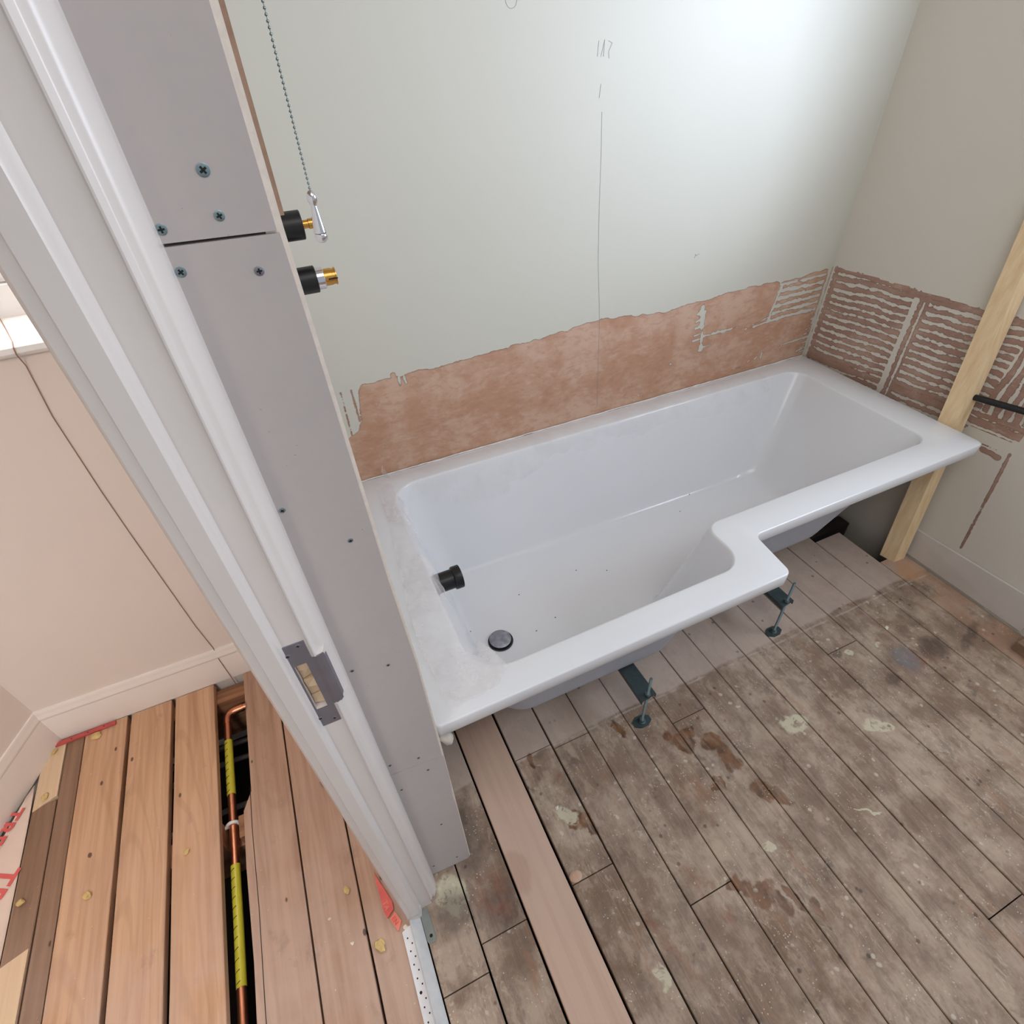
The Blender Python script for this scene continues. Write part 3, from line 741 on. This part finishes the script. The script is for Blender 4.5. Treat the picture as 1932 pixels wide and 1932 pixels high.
# wire down the hall wall
bm = bmesh.new()
tube(bm, [(-.554, .045, 1.1035), (-.530, -.026, 1.1035), (-.502, -.112, 1.1035), (-.501, -.1265, 1.097), (-.503, -.1275, 1.085), (-.507, -.1075, 1.055), (-.519, -.107, .946), (-.523, -.107, .75), (-.523, -.107, .611), (-.519, -.107, .252), (-.513, -.107, .14), (-.512, -.1215, .10), (-.511, -.1225, .03), (-.510, -.124, -.03)], .0011, 6)
tag(obj('thin_wire', bm, MAT['wire']), 'thin brown wire hanging from the hall window sill down over the skirting', 'wire')

# ------------------------------------------------------------------ door frame (doorway, strike plate)
frame = tag(empty('door_frame', (-.145, -.96, 0)), 'white gloss painted door frame with a steel strike plate, cut short of the floor', 'door frame')
def put(o): o.location = (.145, .96, 0); return o          # children in world coordinates under the frame empty
R0 = [(-.1000, -.880), (-.0985, -.928), (-.0990, -.934), (-.1008, -.941), (-.1038, -.9480), (-.1065, -.9515), (-.1085, -.9528), (-.1120, -.9538), (-.1132, -.9552), (-.1145, -.9595), (-.1158, -.9615), (-.1172, -.9615), (-.1185, -.9598)]
R1 = [(-.1425, -.9600), (-.1445, -.9625), (-.1455, -.9680), (-.1465, -.9725), (-.1490, -.9752)]
R2 = [(-.1655, -.9752), (-.1668, -.9738), (-.1700, -.9735), (-.1750, -.9730), (-.1785, -.9690), (-.1798, -.9600), (-.1850, -.9350), (-.1850, -.880)]
full = R0 + R1 + R2
lipcut = [(-.1000, -.880), (-.0985, -.928), (-.0990, -.934), (-.1012, -.941), (-.1040, -.9455), (-.1060, -.9540), (-.1075, -.9575), (-.1100, -.9590), (-.1150, -.9595), (-.1185, -.9598)] + R1 + R2
notch = [(-.1278, -.9599), (-.1280, -.940), (-.1410, -.940), (-.1412, -.9599)]
lipn = lipcut[:10] + notch + R1 + R2
bm = bmesh.new()
def prof(bm, pts, z0, z1):
    prism(bm, pts[::-1], z0, z1)
prof(bm, full, .03, .874); prof(bm, full, .974, 2.02); prof(bm, lipn, .876, .969); prof(bm, lipcut, .874, .876); prof(bm, lipcut, .969, .974)
# ragged bottom
prof(bm, [(-.1185, -.9598), (-.1425, -.96), (-.1465, -.9725), (-.149, -.9752), (-.1655, -.9752), (-.178, -.969), (-.180, -.95), (-.16, -.93), (-.125, -.94)], .003, .031)
prof(bm, [(-.100, -.905), (-.0985, -.928), (-.1012, -.941), (-.1085, -.9525), (-.125, -.95), (-.125, -.91)], .012, .031)
put(obj('jamb', bm, MAT['gloss'], frame, smooth=38))
bm = bmesh.new(); box(bm, -.185, -.10, -1.77, -.96, 2.02, 2.06); box(bm, -.185, -.10, -1.77, -1.74, .0, 2.02)
put(obj('frame_head', bm, MAT['gloss'], frame))
# strike plate
bm = bmesh.new()
yp = -.9600
def flat(bm, poly, y0, y1):
    a = [bm.verts.new((x, y0, z)) for x, z in poly]; b = [bm.verts.new((x, y1, z)) for x, z in poly]; n = len(poly)
    for i in range(n): bm.faces.new((a[i], a[(i + 1) % n], b[(i + 1) % n], b[i]))
    bm.faces.new(a[::-1]); bm.faces.new(b)
flat(bm, [(-.1490, .838), (-.1205, .838), (-.1205, .876), (-.1490, .876)], yp - .0012, yp)
flat(bm, [(-.1490, .969), (-.1205, .969), (-.1205, 1.006), (-.1490, 1.006)], yp - .0012, yp)
flat(bm, [(-.1490, .876), (-.1412, .876), (-.1412, .969), (-.1490, .969)], yp - .0012, yp)
flat(bm, [(-.1278, .876), (-.1205, .876), (-.1205, .969), (-.1278, .969)], yp - .0012, yp)
# lip curling round the corner
LP = [(-.1205, -.9612), (-.1160, -.9618), (-.1110, -.9612), (-.1070, -.9585), (-.1048, -.9540)]
for (x0, y0), (x1, y1) in zip(LP, LP[1:]):
    z0, z1 = (.878, .973)
    if x1 > -.106: z0, z1 = .884, .967
    v = [bm.verts.new(c) for c in ((x0, y0, z0 - .002), (x1, y1, z0), (x1, y1, z1), (x0, y0, z1 + .001), (x0 - .0003, y0 + .0012, z0 - .002), (x1 - .001, y1 + .0008, z0), (x1 - .001, y1 + .0008, z1), (x0 - .0003, y0 + .0012, z1 + .001))]
    for q in ((0, 1, 2, 3), (7, 6, 5, 4), (0, 4, 5, 1), (3, 2, 6, 7), (1, 5, 6, 2), (0, 3, 7, 4)): bm.faces.new([v[i] for i in q])
sp = put(obj('strike_plate', bm, MAT['steel'], frame)); sp['label'] = 'grey steel strike plate'
bm = bmesh.new()
rr = random.Random(3)
for k in range(5):
    z0 = .878 + k * .018; v = box(bm, -.1405, -.1285, -.950 - rr.random() * .006, -.935, z0, z0 + .018)
    for q in v: q.co += Vector(((rr.random() - .5) * .001, (rr.random() - .5) * .003, (rr.random() - .5) * .003))
put(obj('splintered_wood', bm, MAT['w_ply'], frame))

def screw(parent, x, y, z, d, r=.0042, mat='zinc', w=None):
    """countersunk cross head screw; d = outward direction"""
    M = axis((x, y, z), d)
    bm = bmesh.new(); lathe(bm, [(r * .3, -.004), (r * .55, -.002), (r, -.0002), (r, .0003), (r * .8, .0007), (0, .0008)], M, 18)
    s = obj('screw', bm, MAT[mat], parent, smooth=40)
    bm = bmesh.new(); a = random.random()
    for k in range(2):
        c, sn = math.cos(a + k * PI / 2), math.sin(a + k * PI / 2)
        for hw, hl in ((.17, .58),):
            pts = [(-hl, -hw), (hl, -hw), (hl, hw), (-hl, hw)]
            lo = [bm.verts.new(M @ Vector(((px * c - py * sn) * r, (px * sn + py * c) * r, .0006))) for px, py in pts]
            hi = [bm.verts.new(M @ Vector(((px * c - py * sn) * r, (px * sn + py * c) * r, .0010 + k * .00002))) for px, py in pts]
            for i in range(4): bm.faces.new((lo[i], lo[(i + 1) % 4], hi[(i + 1) % 4], hi[i]))
            bm.faces.new(hi); bm.faces.new(lo[::-1])
    obj('screw_slot', bm, MAT['hole'], s)
    return s
for x, z in ((-.142, .990), (-.128, 1.001), (-.142, .857), (-.127, .847)):
    screw(sp, x, yp - .0012, z, (0, -1, 0), .0031, 'steel')

# ------------------------------------------------------------------ plasterboard boxing beside the frame
YB = -.910
def pboard(name, label, poly, y0, y1):
    bm = bmesh.new(); flat(bm, poly, y0, y1)
    return tag(obj(name, bm, MAT['board'], bevel=.0008), label, 'plasterboard')
up = pboard('plasterboard', 'upper grey plasterboard piece beside the door frame, large screws near its foot',
            [(-.0995, 1.3935), (-.0220, 1.3915), (-.0205, 2.395), (-.0995, 2.395)], YB, YB + .0125)
mid = pboard('plasterboard', 'tall middle grey plasterboard piece between the two horizontal joints beside the door frame',
             [(-.0995, .5440), (-.0070, .5320), (-.0075, .82), (-.0135, .998), (-.0185, 1.30), (-.0205, 1.3895), (-.0995, 1.3910)], YB, YB + .0125)
low = pboard('plasterboard', 'short lower grey plasterboard piece standing on the dirty floor beside the door frame',
             [(-.0995, .014), (-.050, .006), (-.012, .003), (-.0065, .012), (-.0055, .30), (-.0075, .36), (-.0045, .44), (-.0045, .5305), (-.0995, .5420)], YB, YB + .0125)
bm = bmesh.new()
E1 = [(-.0185, 1.395), (-.0165, 1.30), (-.0115, .998), (-.0055, .82), (-.0045, .52), (-.0045, .02)]
# side cover board of the boxing (its cut end shows as a pale strip)
pts = [(-.030, .004), (-.0040, .004), (-.0030, .52), (-.0042, .82), (-.0096, .998), (-.0146, 1.30), (-.0165, 1.392), (-.0165, 2.395), (-.030, 2.395)]
flat(bm, pts, YB + .0035, -.002)
side = tag(obj('plasterboard', bm, MAT['ptrim'], bevel=.0006), 'side plasterboard of the boxing, seen only as a ragged pale cut edge', 'plasterboard')
bm = bmesh.new(); flat(bm, [(-.0167, 1.398), (-.0128, 1.398), (-.0118, 1.70), (-.0118, 2.39), (-.0167, 2.39)], YB + .014, -.4)
o = obj('brown_paper_edge', bm, MAT['kraft'], side); o['label'] = 'brown torn paper edge'
bm = bmesh.new(); box(bm, -.0995, -.0305, YB + .013, -.003, .004, 2.395)
struct('wall_boxing', bm, MAT['w_timber'])
for x, z, r in ((-.057, 1.434, .0044), (-.057, 1.406, .0036)): screw(up, x, YB, z, (0, -1, 0), r)
screw(up, -.0962, YB, 1.4025, (0, -1, 0), .0038); screw(mid, -.0952, YB, 1.374, (0, -1, 0), .0038)
screw(mid, -.043, YB, 1.366, (0, -1, 0), .0036, 'steel')
screw(mid, -.0945, YB, 1.144, (0, -1, 0), .0031); screw(mid, -.041, YB, 1.079, (0, -1, 0), .0030)
for x, z in ((-.045, .840), (-.0915, .857), (-.046, .560), (-.0935, .576)): screw(mid, x, YB, z, (0, -1, 0), .0026, 'steel')
for x, z in ((-.037, .505), (-.091, .477), (-.045, .258), (-.090, .06), (-.035, .045)): screw(low, x, YB, z, (0, -1, 0), .0026, 'steel')

# ------------------------------------------------------------------ valves on the boxing
def valve(z, lab, kind):
    y = -.37; e = tag(empty('shower_valve', (-.004, y, z)), lab, 'shower valve', 'concealed shower valves in the boxing')
    X = Matrix.Rotation(PI / 2, 4, 'Y')
    bm = bmesh.new(); lathe(bm, [(0, 0), (.0215, 0), (.0215, .043), (.0205, .044), (.0195, .044), (.0195, .036), (0, .036)], X, 32)
    obj('collar', bm, MAT['black'], e, smooth=35)
    if kind == 0:
        bm = bmesh.new(); lathe(bm, [(0, .036), (.0062, .036), (.0062, .053), (.0075, .0535), (.0075, .060), (.0085, .0605), (.0085, .064), (.006, .0645), (.006, .070), (0, .070)], X, 24)
        obj('spindle', bm, MAT['brass'], e, smooth=35)
    else:
        bm = bmesh.new(); lathe(bm, [(0, .036), (.0175, .036), (.0175, .0555), (.0170, .0562), (.0, .0562)], X, 6 if 0 else 28)
        obj('spindle_nut', bm, MAT['chrome'], e, smooth=35)
        bm = bmesh.new(); lathe(bm, [(0, .056), (.0115, .056), (.0135, .0565), (.0135, .0695), (.0125, .070), (.0125, .0745), (.0140, .0748), (.0140, .0765), (.009, .0765), (.009, .070), (0, .070)], X, 24)
        obj('spindle', bm, MAT['brass'], e, smooth=35)
        bm = bmesh.new(); box(bm, .062, .0775, -.0143, -.0132, -.001, .001)
        obj('slot', bm, MAT['hole'], e)
    return e
valve(1.279, 'upper black collared shower valve with a slim brass spindle behind the pull cord', 0)
valve(1.195, 'lower black collared shower valve with chrome nut and brass end', 1)

# pull cord
cord = tag(empty('pull_cord', (.041, -.60, 2.38)), 'ball chain light pull cord with a chrome teardrop handle', 'pull cord')
bm = bmesh.new(); n = 0
zz = 2.38
while zz > 1.362:
    s = bmesh.ops.create_icosphere(bm, subdivisions=1, radius=.0018, matrix=Matrix.Translation((.041 - .041, 0, zz - 2.38))); zz -= .0050
tube(bm, [(0, 0, 0), (0, 0, 1.362 - 2.38)], .0004, 5)
obj('ball_chain', bm, MAT['zinc'], cord, smooth=60)
HM = Matrix.Translation((0, 0, -2.38 - .003))
bm = bmesh.new()
lathe(bm, [(0, 1.3660), (.0024, 1.3655), (.0056, 1.362), (.0065, 1.358), (.0058, 1.3535), (.0038, 1.3500), (.0040, 1.3485), (.0056, 1.338), (.0072, 1.326), (.0079, 1.3195), (.0079, 1.3190)], HM, 28)
obj('handle', bm, MAT['chrome'], cord, smooth=50)
bm = bmesh.new()
lathe(bm, [(0, 1.3188), (.0072, 1.3187), (.0080, 1.318), (.0082, 1.3145), (.0070, 1.3105), (.0040, 1.3078), (0, 1.3070)], HM, 28)
obj('handle_cap', bm, MAT['chrome'], cord, smooth=50)

# ------------------------------------------------------------------ bath
H = .504
OUT = [(.0, -.0035, .006), (.0, -.842, .012), (.891, -.838, .022), (.907, -.700, .020), (1.789, -.697, .020), (1.780, -.0035, .012)]
IT = [(.112, -.075, .085), (.112, -.768, .085), (.812, -.762, .060), (.812, -.610, .045), (1.667, -.607, .050), (1.667, -.080, .060)]
IB = [(.205, -.170, .075), (.195, -.690, .080), (.705, -.690, .070), (.730, -.535, .060), (1.450, -.535, .075), (1.450, -.185, .070)]
def fillet(P, na=9, ns=12, grow=0.0):
    n = len(P); sg = [(-1, 1), (-1, -1), (1, -1), (1, -1), (1, -1), (1, 1)]
    P = [(p[0] + sg[i][0] * grow, p[1] + sg[i][1] * grow, max(.002, p[2] + (grow if i != 3 else -grow))) for i, p in enumerate(P)]
    C = []
    for i in range(n):
        a = Vector(P[i - 1][:2]); b = Vector(P[i][:2]); c = Vector(P[(i + 1) % n][:2]); r = P[i][2]
        u = (a - b).normalized(); v = (c - b).normalized(); ang = math.acos(max(-1, min(1, u.dot(v))))
        d = r / math.tan(ang / 2); ctr = b + (u + v).normalized() * r / math.sin(ang / 2)
        s = b + u * d; e = b + v * d
        a0 = math.atan2(s.y - ctr.y, s.x - ctr.x); a1 = math.atan2(e.y - ctr.y, e.x - ctr.x)
        da = (a1 - a0 + PI) % (2 * PI) - PI
        C.append([ctr + r * Vector((math.cos(a0 + da * k / (na - 1)), math.sin(a0 + da * k / (na - 1)))) for k in range(na)])
    out = []
    for i in range(n):
        out += C[i]
        e = C[i][-1]; s = C[(i + 1) % n][0]
        out += [e.lerp(s, k / ns) for k in range(1, ns)]
    return out
def ring(bm, pts, z): return [bm.verts.new((p.x, p.y, z)) for p in pts]
def loft(bm, rings):
    for a, b in zip(rings, rings[1:]):
        n = len(a)
        for i in range(n): bm.faces.new((a[i], a[(i + 1) % n], b[(i + 1) % n], b[i]))
def lerpP(t): return [(a[0] + (b[0] - a[0]) * t, a[1] + (b[1] - a[1]) * t, a[2] + (b[2] - a[2]) * min(t, 1)) for a, b in zip(IT, IB)]
bath = tag(empty('bathtub', (.9, -.42, 0)), 'white L-shaped acrylic shower bath standing on steel legs by the stripped wall', 'bathtub')
def pb(o): o.location = (-.9, .42, 0); return o
bm = bmesh.new()
rs = [ring(bm, fillet(OUT, grow=-.020), H - .030), ring(bm, fillet(OUT, grow=-.006), H - .036), ring(bm, fillet(OUT, grow=-.001), H - .0365), ring(bm, fillet(OUT), H - .035), ring(bm, fillet(OUT), H - .004), ring(bm, fillet(OUT, grow=-.001), H - .0013), ring(bm, fillet(OUT, grow=-.0035), H),
      ring(bm, fillet(IT, grow=.007), H), ring(bm, fillet(IT, grow=.003), H - .0012), ring(bm, fillet(IT, grow=.0005), H - .005)]
for t, z in ((.02, .490), (.2, .425), (.4, .355), (.6, .285), (.78, .222), (.88, .190), (.94, .175), (1.0, .1655), (1.06, .161), (1.14, .159), (1.3, .158)):
    rs.append(ring(bm, fillet(lerpP(t)), z))
loft(bm, rs)
bm.faces.new(rs[-1])
pb(obj('basin', bm, MAT['acrylic'], bath, smooth=50))
bm = bmesh.new()
rs = [ring(bm, fillet(lerpP(0), grow=.008), H - .012)]
for t, z in ((.1, .45), (.3, .385), (.5, .315), (.7, .245), (.84, .195), (.90, .172), (.95, .156), (1.0, .148), (1.08, .144), (1.2, .143)):
    rs.append(ring(bm, fillet(lerpP(t), grow=.010), z))
loft(bm, rs); bm.faces.new(rs[-1])
o = pb(obj('underside', bm, MAT['glassfibre'], bath, smooth=50)); o['label'] = 'grey glass fibre underside of the bath'
# waste
bm = bmesh.new(); lathe(bm, [(.036, .1585), (.037, .1600), (.034, .1612), (.030, .1612), (.028, .1602), (0, .1600)], Matrix.Translation((.272, -.475, 0)), 36)
w = pb(obj('waste_ring', bm, MAT['black'], bath, smooth=50))
bm = bmesh.new(); lathe(bm, [(.028, .1625), (.0315, .1640), (.0320, .1665), (.030, .1685), (.016, .1700), (.008, .1702), (0, .1695)], Matrix.Translation((.272, -.473, 0)), 36)
cp = MAT['wastecap'] = plain('dusty_chrome_waste', (150, 150, 160), .4, .6, var=.35, scale=60, bump=.5)
pb(obj('waste_cap', bm, cp, bath, smooth=50))
# overflow spout pushed through the end of the bath
X = Matrix.Translation((.120, -.385, .392)) @ Matrix.Rotation(PI / 2, 4, 'Y')
ov = tag(empty('overflow_spout', (.118, -.392, .392)), 'black plastic overflow fitting sticking out of the tap end of the bath', 'overflow fitting')
bm = bmesh.new(); lathe(bm, [(0, -.006), (.0215, -.006), (.0215, .050), (.0245, .051), (0, .051)], Matrix.Rotation(PI / 2, 4, 'Y') @ Matrix.Scale(1.25, 4), 30)
obj('body', bm, MAT['black'], ov, smooth=40)
bm = bmesh.new(); lathe(bm, [(0, .051), (.0245, .051), (.0255, .053), (.0255, .068), (.0245, .069), (.019, .069), (.019, .060), (0, .060)], Matrix.Rotation(PI / 2, 4, 'Y') @ Matrix.Scale(1.25, 4), 30)
obj('collar', bm, MAT['black'], ov, smooth=40)

# legs
def leg(x, y, top, rod_top, lab, xb):
    e = tag(empty('bath_leg', (x, y, 0)), lab, 'bath leg', 'adjustable bath legs')
    bm = bmesh.new()
    pts = []
    for k in range(8):
        a = PI / 4 * k + PI / 8; pts.append((.026 * math.cos(a) * 1.15, .019 * math.sin(a)))
    prism(bm, pts, 0.0005, .0035); lathe(bm, [(.012, .0035), (.011, .006), (.006, .007)], Matrix(), 16)
    obj('foot_plate', bm, MAT['darkzinc'], e, bevel=.0006)
    bm = bmesh.new(); prof_ = [(.0041, .004)]
    z = .006
    while z < rod_top: prof_ += [(.0041, z), (.0036, z + .00075)]; z += .0015
    prof_ += [(.0035, rod_top), (0, rod_top)]
    lathe(bm, prof_, Matrix(), 14); obj('threaded_rod', bm, MAT['zinc'], e, smooth=60)
    for zn in (.0065, top + .002, top - .009):
        bm = bmesh.new(); lathe(bm, [(.0041, zn), (.0078, zn), (.0078, zn + .0065), (.0041, zn + .0065)], Matrix(), 6); obj('nut', bm, MAT['zinc'], e)
    bm = bmesh.new()
    v = [(-.024, -.010), (.024, -.006), (.020, .30), (-.020, .30)]
    prism(bm, v, top - .0025, top); 
    prism(bm, [(.0225, -.006), (.024, -.006), (.020, .30), (.0185, .30)], top - .016, top - .0025)
    prism(bm, [(-.024, -.010), (-.0225, -.010), (-.0185, .30), (-.020, .30)], top - .016, top - .0025)
    obj('bracket', bm, MAT['darkzinc'], e)
leg(.562, -.797, .140, .222, 'adjustable steel bath leg with threaded rod under the wide front of the bath', 0)
leg(1.118, -.722, .150, .236, 'adjustable steel bath leg with threaded rod beside the step corner of the bath', 0)

# protective film
def film(name, lab, path, n, m, disp, mat, seed, ragged=.015):
    bm = bmesh.new(); R = []
    for i in range(n + 1):
        u = i / n; row = []
        P = [Vector(p) for p in path(u)]
        L = [0]
        for a, b in zip(P, P[1:]): L.append(L[-1] + (b - a).length)
        tot = L[-1] * (1 + ragged * 6 * fbm(u, seed, 9, 3))
        for j in range(m + 1):
            s = min(tot * j / m, L[-1] * .9999)
            k = max(q for q in range(len(P) - 1) if L[q] <= s)
            p = P[k].lerp(P[k + 1], (s - L[k]) / (L[k + 1] - L[k]))
            d = abs(fbm(u * 6, j / m * 1.2, 1.3, seed)) + .25 * abs(fbm(u * 6, j / m * 1.5, 3.5, seed + 3))
            nrm = Vector((0, 0, 1)) if p.z > H - .004 else Vector(((.85 if 'left' in name else 0), (0 if 'left' in name else -.9), .4))
            row.append(bm.verts.new(p + nrm * (.0025 + disp * d) + Vector((fbm(u * 8, j * .15, .9, seed + 8), fbm(u * 8, j * .15, .9, seed + 9), 0)) * .004))
        R.append(row)
    for r, s in zip(R, R[1:]):
        for k in range(m): bm.faces.new((r[k], r[k + 1], s[k + 1], s[k]))
    name = name.replace('_left', '').replace('_back', '')
    return tag(obj(name, bm, mat, smooth=80), lab, 'plastic film')
film('plastic_film_left', 'crumpled translucent protective film bunched along the tap end rim of the bath',
     lambda u: [(.058 + .018 * math.sin(u * 5 + 1) - .015 * u, -.045 - .775 * u, H), (.112 + .03 * max(0, u - .84) * 6, -.05 - .76 * u, H), (.118 + .05 * max(0, u - .84) * 6, -.06 - .73 * u, H - .008 if u < .9 else H + .001), (.132 + .05 * max(0, u - .84) * 6, -.075 - .70 * u, (H - .035) if u < .88 else H + .002)], 110, 22, .006, MAT['film'], 11)
film('plastic_film_back', 'thin clear protective film with creases along the back rim and inner side of the bath',
     lambda u: [(.10 + 1.42 * u, -.012, H), (.10 + 1.43 * u, -.072, H), (.10 + 1.43 * u, -.082, H - .012), (.11 + 1.42 * u, -.100 - .01 * math.sin(u * 9), H - .04 - .11 * abs(math.sin(u * 4.5)) * (1 - u ** 4))], 150, 24, .0045, MAT['film_thin'], 23)
bm = bmesh.new()
for k in range(2):
    q = [bm.verts.new(v) for v in ((.11, -.010, H + .001), (.125, -.03, H + .002), (.113, -.008, H + .03 + k * .01), (.105, -.012, H + .02))]
    bm.faces.new(q)
tag(obj('film_scrap', bm, MAT['film']), 'small upright scrap of torn clear film at the back rim', 'plastic film')
# pale sealant left along the back rim
bm = bmesh.new()
P = [(x, -.0045 + .0015 * fbm(x, 0, 9, 2), H + .0008 + .0012 * abs(fbm(x, 0, 23, 5))) for x in np.linspace(.02, 1.775, 160)]
tube(bm, P, [.0016 + .0014 * abs(fbm(p[0], 1, 20, 7)) for p in P], 6)
tag(obj('sealant_bead', bm, MAT['whiteplastic'], smooth=60), 'ragged thin white line of filler where the bath meets the bare plaster', 'sealant')
bm = bmesh.new()
P = [(1.784 + .05 * 0, y, H + .001) for y in np.linspace(-.01, -.56, 60)]
# putty lump under bath corner
bm = bmesh.new(); bmesh.ops.create_icosphere(bm, subdivisions=3, radius=.02)
for v in bm.verts: v.co = v.co * (1 + .5 * mn.noise(v.co * 60)); v.co.z *= 1.7
o = obj('filler_lump', bm, MAT['sealant'], smooth=60); o.location = (.012, -.822, .425)
tag(o, 'pale lump of filler squeezed out below the front left bath corner', 'filler lump')
o.location = (.016, -.825, H - .068)
o.scale = (.75, .75, .8)

# ------------------------------------------------------------------ timber prop, black pipe, offcut
B0 = Vector((1.720, -.677, .0)); D = Vector((.168, .166, 1.0))
px, py = Vector((.050, -.003, 0)), Vector((-.010, .048, 0))
bm = bmesh.new()
lo = [bm.verts.new(B0 + q) for q in (Vector(), px, px + py, py)]
hi = [bm.verts.new(B0 + D * 1.12 + q) for q in (Vector(), px, px + py, py)]
for i in range(4): bm.faces.new((lo[i], lo[(i + 1) % 4], hi[(i + 1) % 4], hi[i]))
bm.faces.new(lo[::-1]); bm.faces.new(hi)
tag(obj('timber_post', bm, MAT['w_timber'], bevel=.002), 'pale planed timber post leaning at the far end of the bath', 'timber post')
bm = bmesh.new()
a = Vector((1.855, -.585, .585)); b = Vector((1.862, -.717, .602)); d = (b - a)
tube(bm, [a - d * .2, a, b, b + d * .6], .0095, 16)
tag(obj('black_pipe', bm, MAT['black'], smooth=60), 'black plastic pipe sticking out from behind the timber post', 'pipe')
bm = bmesh.new()
box(bm, 1.715, 1.84, -1.16, -1.085, .001, .035)
o = tag(obj('timber_offcut', bm, MAT['w_old'], bevel=.002), 'mossy brown timber offcut on the floor at the right edge of the picture', 'timber offcut')

# ------------------------------------------------------------------ threshold and things around the frame foot
bead = tag(empty('threshold_bead', (-.172, -1.8, 0)), 'white perforated metal strip lying across the doorway threshold', 'metal strip')
bm = bmesh.new(); prism(bm, [(-.024, .815), (-.002, .822), (-.002, -.85), (-.024, -.85)][::-1], .001, .0035)
obj('perforated_flange', bm, MAT['bead'], bead)
bm = bmesh.new()
pr = [(-.0035, .0036), (-.0035, .0125), (-.001, .014), (.003, .0135), (.021, .0015), (.021, .0008)]
A = [bm.verts.new((x, .828, z)) for x, z in pr]; B = [bm.verts.new((x, -.85, z)) for x, z in pr]
for i in range(6): bm.faces.new((A[i], A[(i + 1) % 6], B[(i + 1) % 6], B[i]))
bm.faces.new(A[::-1]); bm.faces.new(B)
obj('raised_edge', bm, MAT['beadside'], bead, smooth=30)
rr = random.Random(5); y = .800; k = 0
while y > -.45:
    r = .0017 if k != 8 else .003
    bm = bmesh.new(); lathe(bm, [(r, .0033), (r, .0038), (0, .0038)], Matrix.Translation((-.013 + (.004 if k % 2 else -.003), y, 0)), 10)
    obj('perforation', bm, MAT['hole'], bead); k += 1; y -= .0125
bm = bmesh.new(); prism(bm, [(-.150, -.965), (-.132, -.962), (-.130, -1.026), (-.134, -1.031), (-.147, -1.030), (-.150, -1.024)][::-1], .001, .0028)
br = tag(obj('metal_bracket', bm, MAT['galv'], bevel=.0004), 'small grey galvanised bracket between the threshold strip and the frame foot', 'bracket')
bm = bmesh.new(); lathe(bm, [(.0035, .0027), (.0035, .0031), (0, .0031)], Matrix.Translation((-.139, -1.017, 0)), 14); obj('bracket_hole', bm, MAT['hole'], br)
# red packers
bm = bmesh.new(); prism(bm, [(-.2265, -.845), (-.2010, -.920), (-.2020, -.935), (-.2190, -.946), (-.2235, -.930)][::-1], .001, .0065)
r1 = tag(obj('red_packer', bm, MAT['redplastic'], bevel=.0008), 'red plastic packer with raised letters tucked against the door frame foot', 'plastic packer')
text('TA', .015, tmat((-.2215, -.912, .0067), (.10, -1, 0)) , MAT['redplasticlight'], 'raised_letters', r1, .0004)
bm = bmesh.new(); prism(bm, [(-.2145, -.9495), (-.2010, -.9400), (-.1915, -.9640), (-.2030, -.9800)][::-1], .001, .006)
r2 = tag(obj('red_packer', bm, MAT['redplasticlight'], bevel=.0008), 'broken scuffed end of the red packer nearest the threshold strip', 'plastic packer')
text('EN', .013, tmat((-.2115, -.951, .0062), (.35, -1, 0)), MAT['redplastic'], 'raised_letters', r2, .0004)
# crumbs
def crumb(x, y, s, lab, mat, grp, seed, flat_=.5):
    bm = bmesh.new(); bmesh.ops.create_icosphere(bm, subdivisions=2, radius=s)
    for v in bm.verts:
        v.co = v.co * (1 + .7 * mn.noise(v.co * (1.1 / s) + Vector((seed, 0, 0)))); v.co.x *= 1.25; v.co.z *= flat_
    zmin = min(v.co.z for v in bm.verts)
    o = obj('foam_crumb' if mat == 'foam' else 'plaster_chip', bm, MAT[mat]); o.location = (x, y, .0005 - zmin + (.002 if x < -.965 else 0)); o.rotation_euler = (0, 0, seed * 2.3)
    tag(o, lab, 'crumb', grp)
for i, (x, y, s, lab) in enumerate([(-.886, -.156, .010, 'yellow foam crumb beside the red strip by the hall skirting'), (-.992, -.157, .007, 'yellow foam crumb on the pale plywood strip, nearest the corner'),
        (-.994, -.292, .008, 'yellow foam crumb at the near end of the pale plywood strip'), (-.859, -.601, .008, 'yellow foam crumb on the left orange board'),
        (-1.003, -.551, .007, 'yellow foam crumb on the dark old board'), (-.642, -.601, .006, 'yellow foam crumb on the board left of the pipe trench'),
        (-.293, -.852, .0065, 'yellow foam crumb on the dusty board left of the frame foot'), (-.244, -.988, .010, 'larger yellow foam crumb with a pale face beside the broken red packer')]):
    crumb(x, y, s, lab, 'foam', 'yellow foam crumbs on the hall floor', i * 1.7)
for i, (x, y, s, lab) in enumerate([(-.302, -.957, .0032, 'tiny white plaster chip on the dusty hall board near the foam crumb'), (-.340, -.891, .0028, 'tiny white plaster chip between two dusty hall boards'),
        (-.187, -.978, .0045, 'white chip lying at the door frame foot'), (1.447, -.868, .0055, 'white plaster chip on the floor near the timber post'), (.235, -.90, .004, 'small pale chip beside the torn pale patch')]):
    crumb(x, y, s, lab, 'chip', 'plaster chips', i * 2.9 + 1, .4)
bm = bmesh.new(); bmesh.ops.create_icosphere(bm, subdivisions=2, radius=.016)
for v in bm.verts: v.co.z *= .12; v.co.y *= .8
o = obj('wooden_plug', bm, MAT['w_pine'], smooth=60); o.location = (.205, -1.052, .0015)
tag(o, 'small round orange wooden plug beside the newer pale board', 'wooden plug')
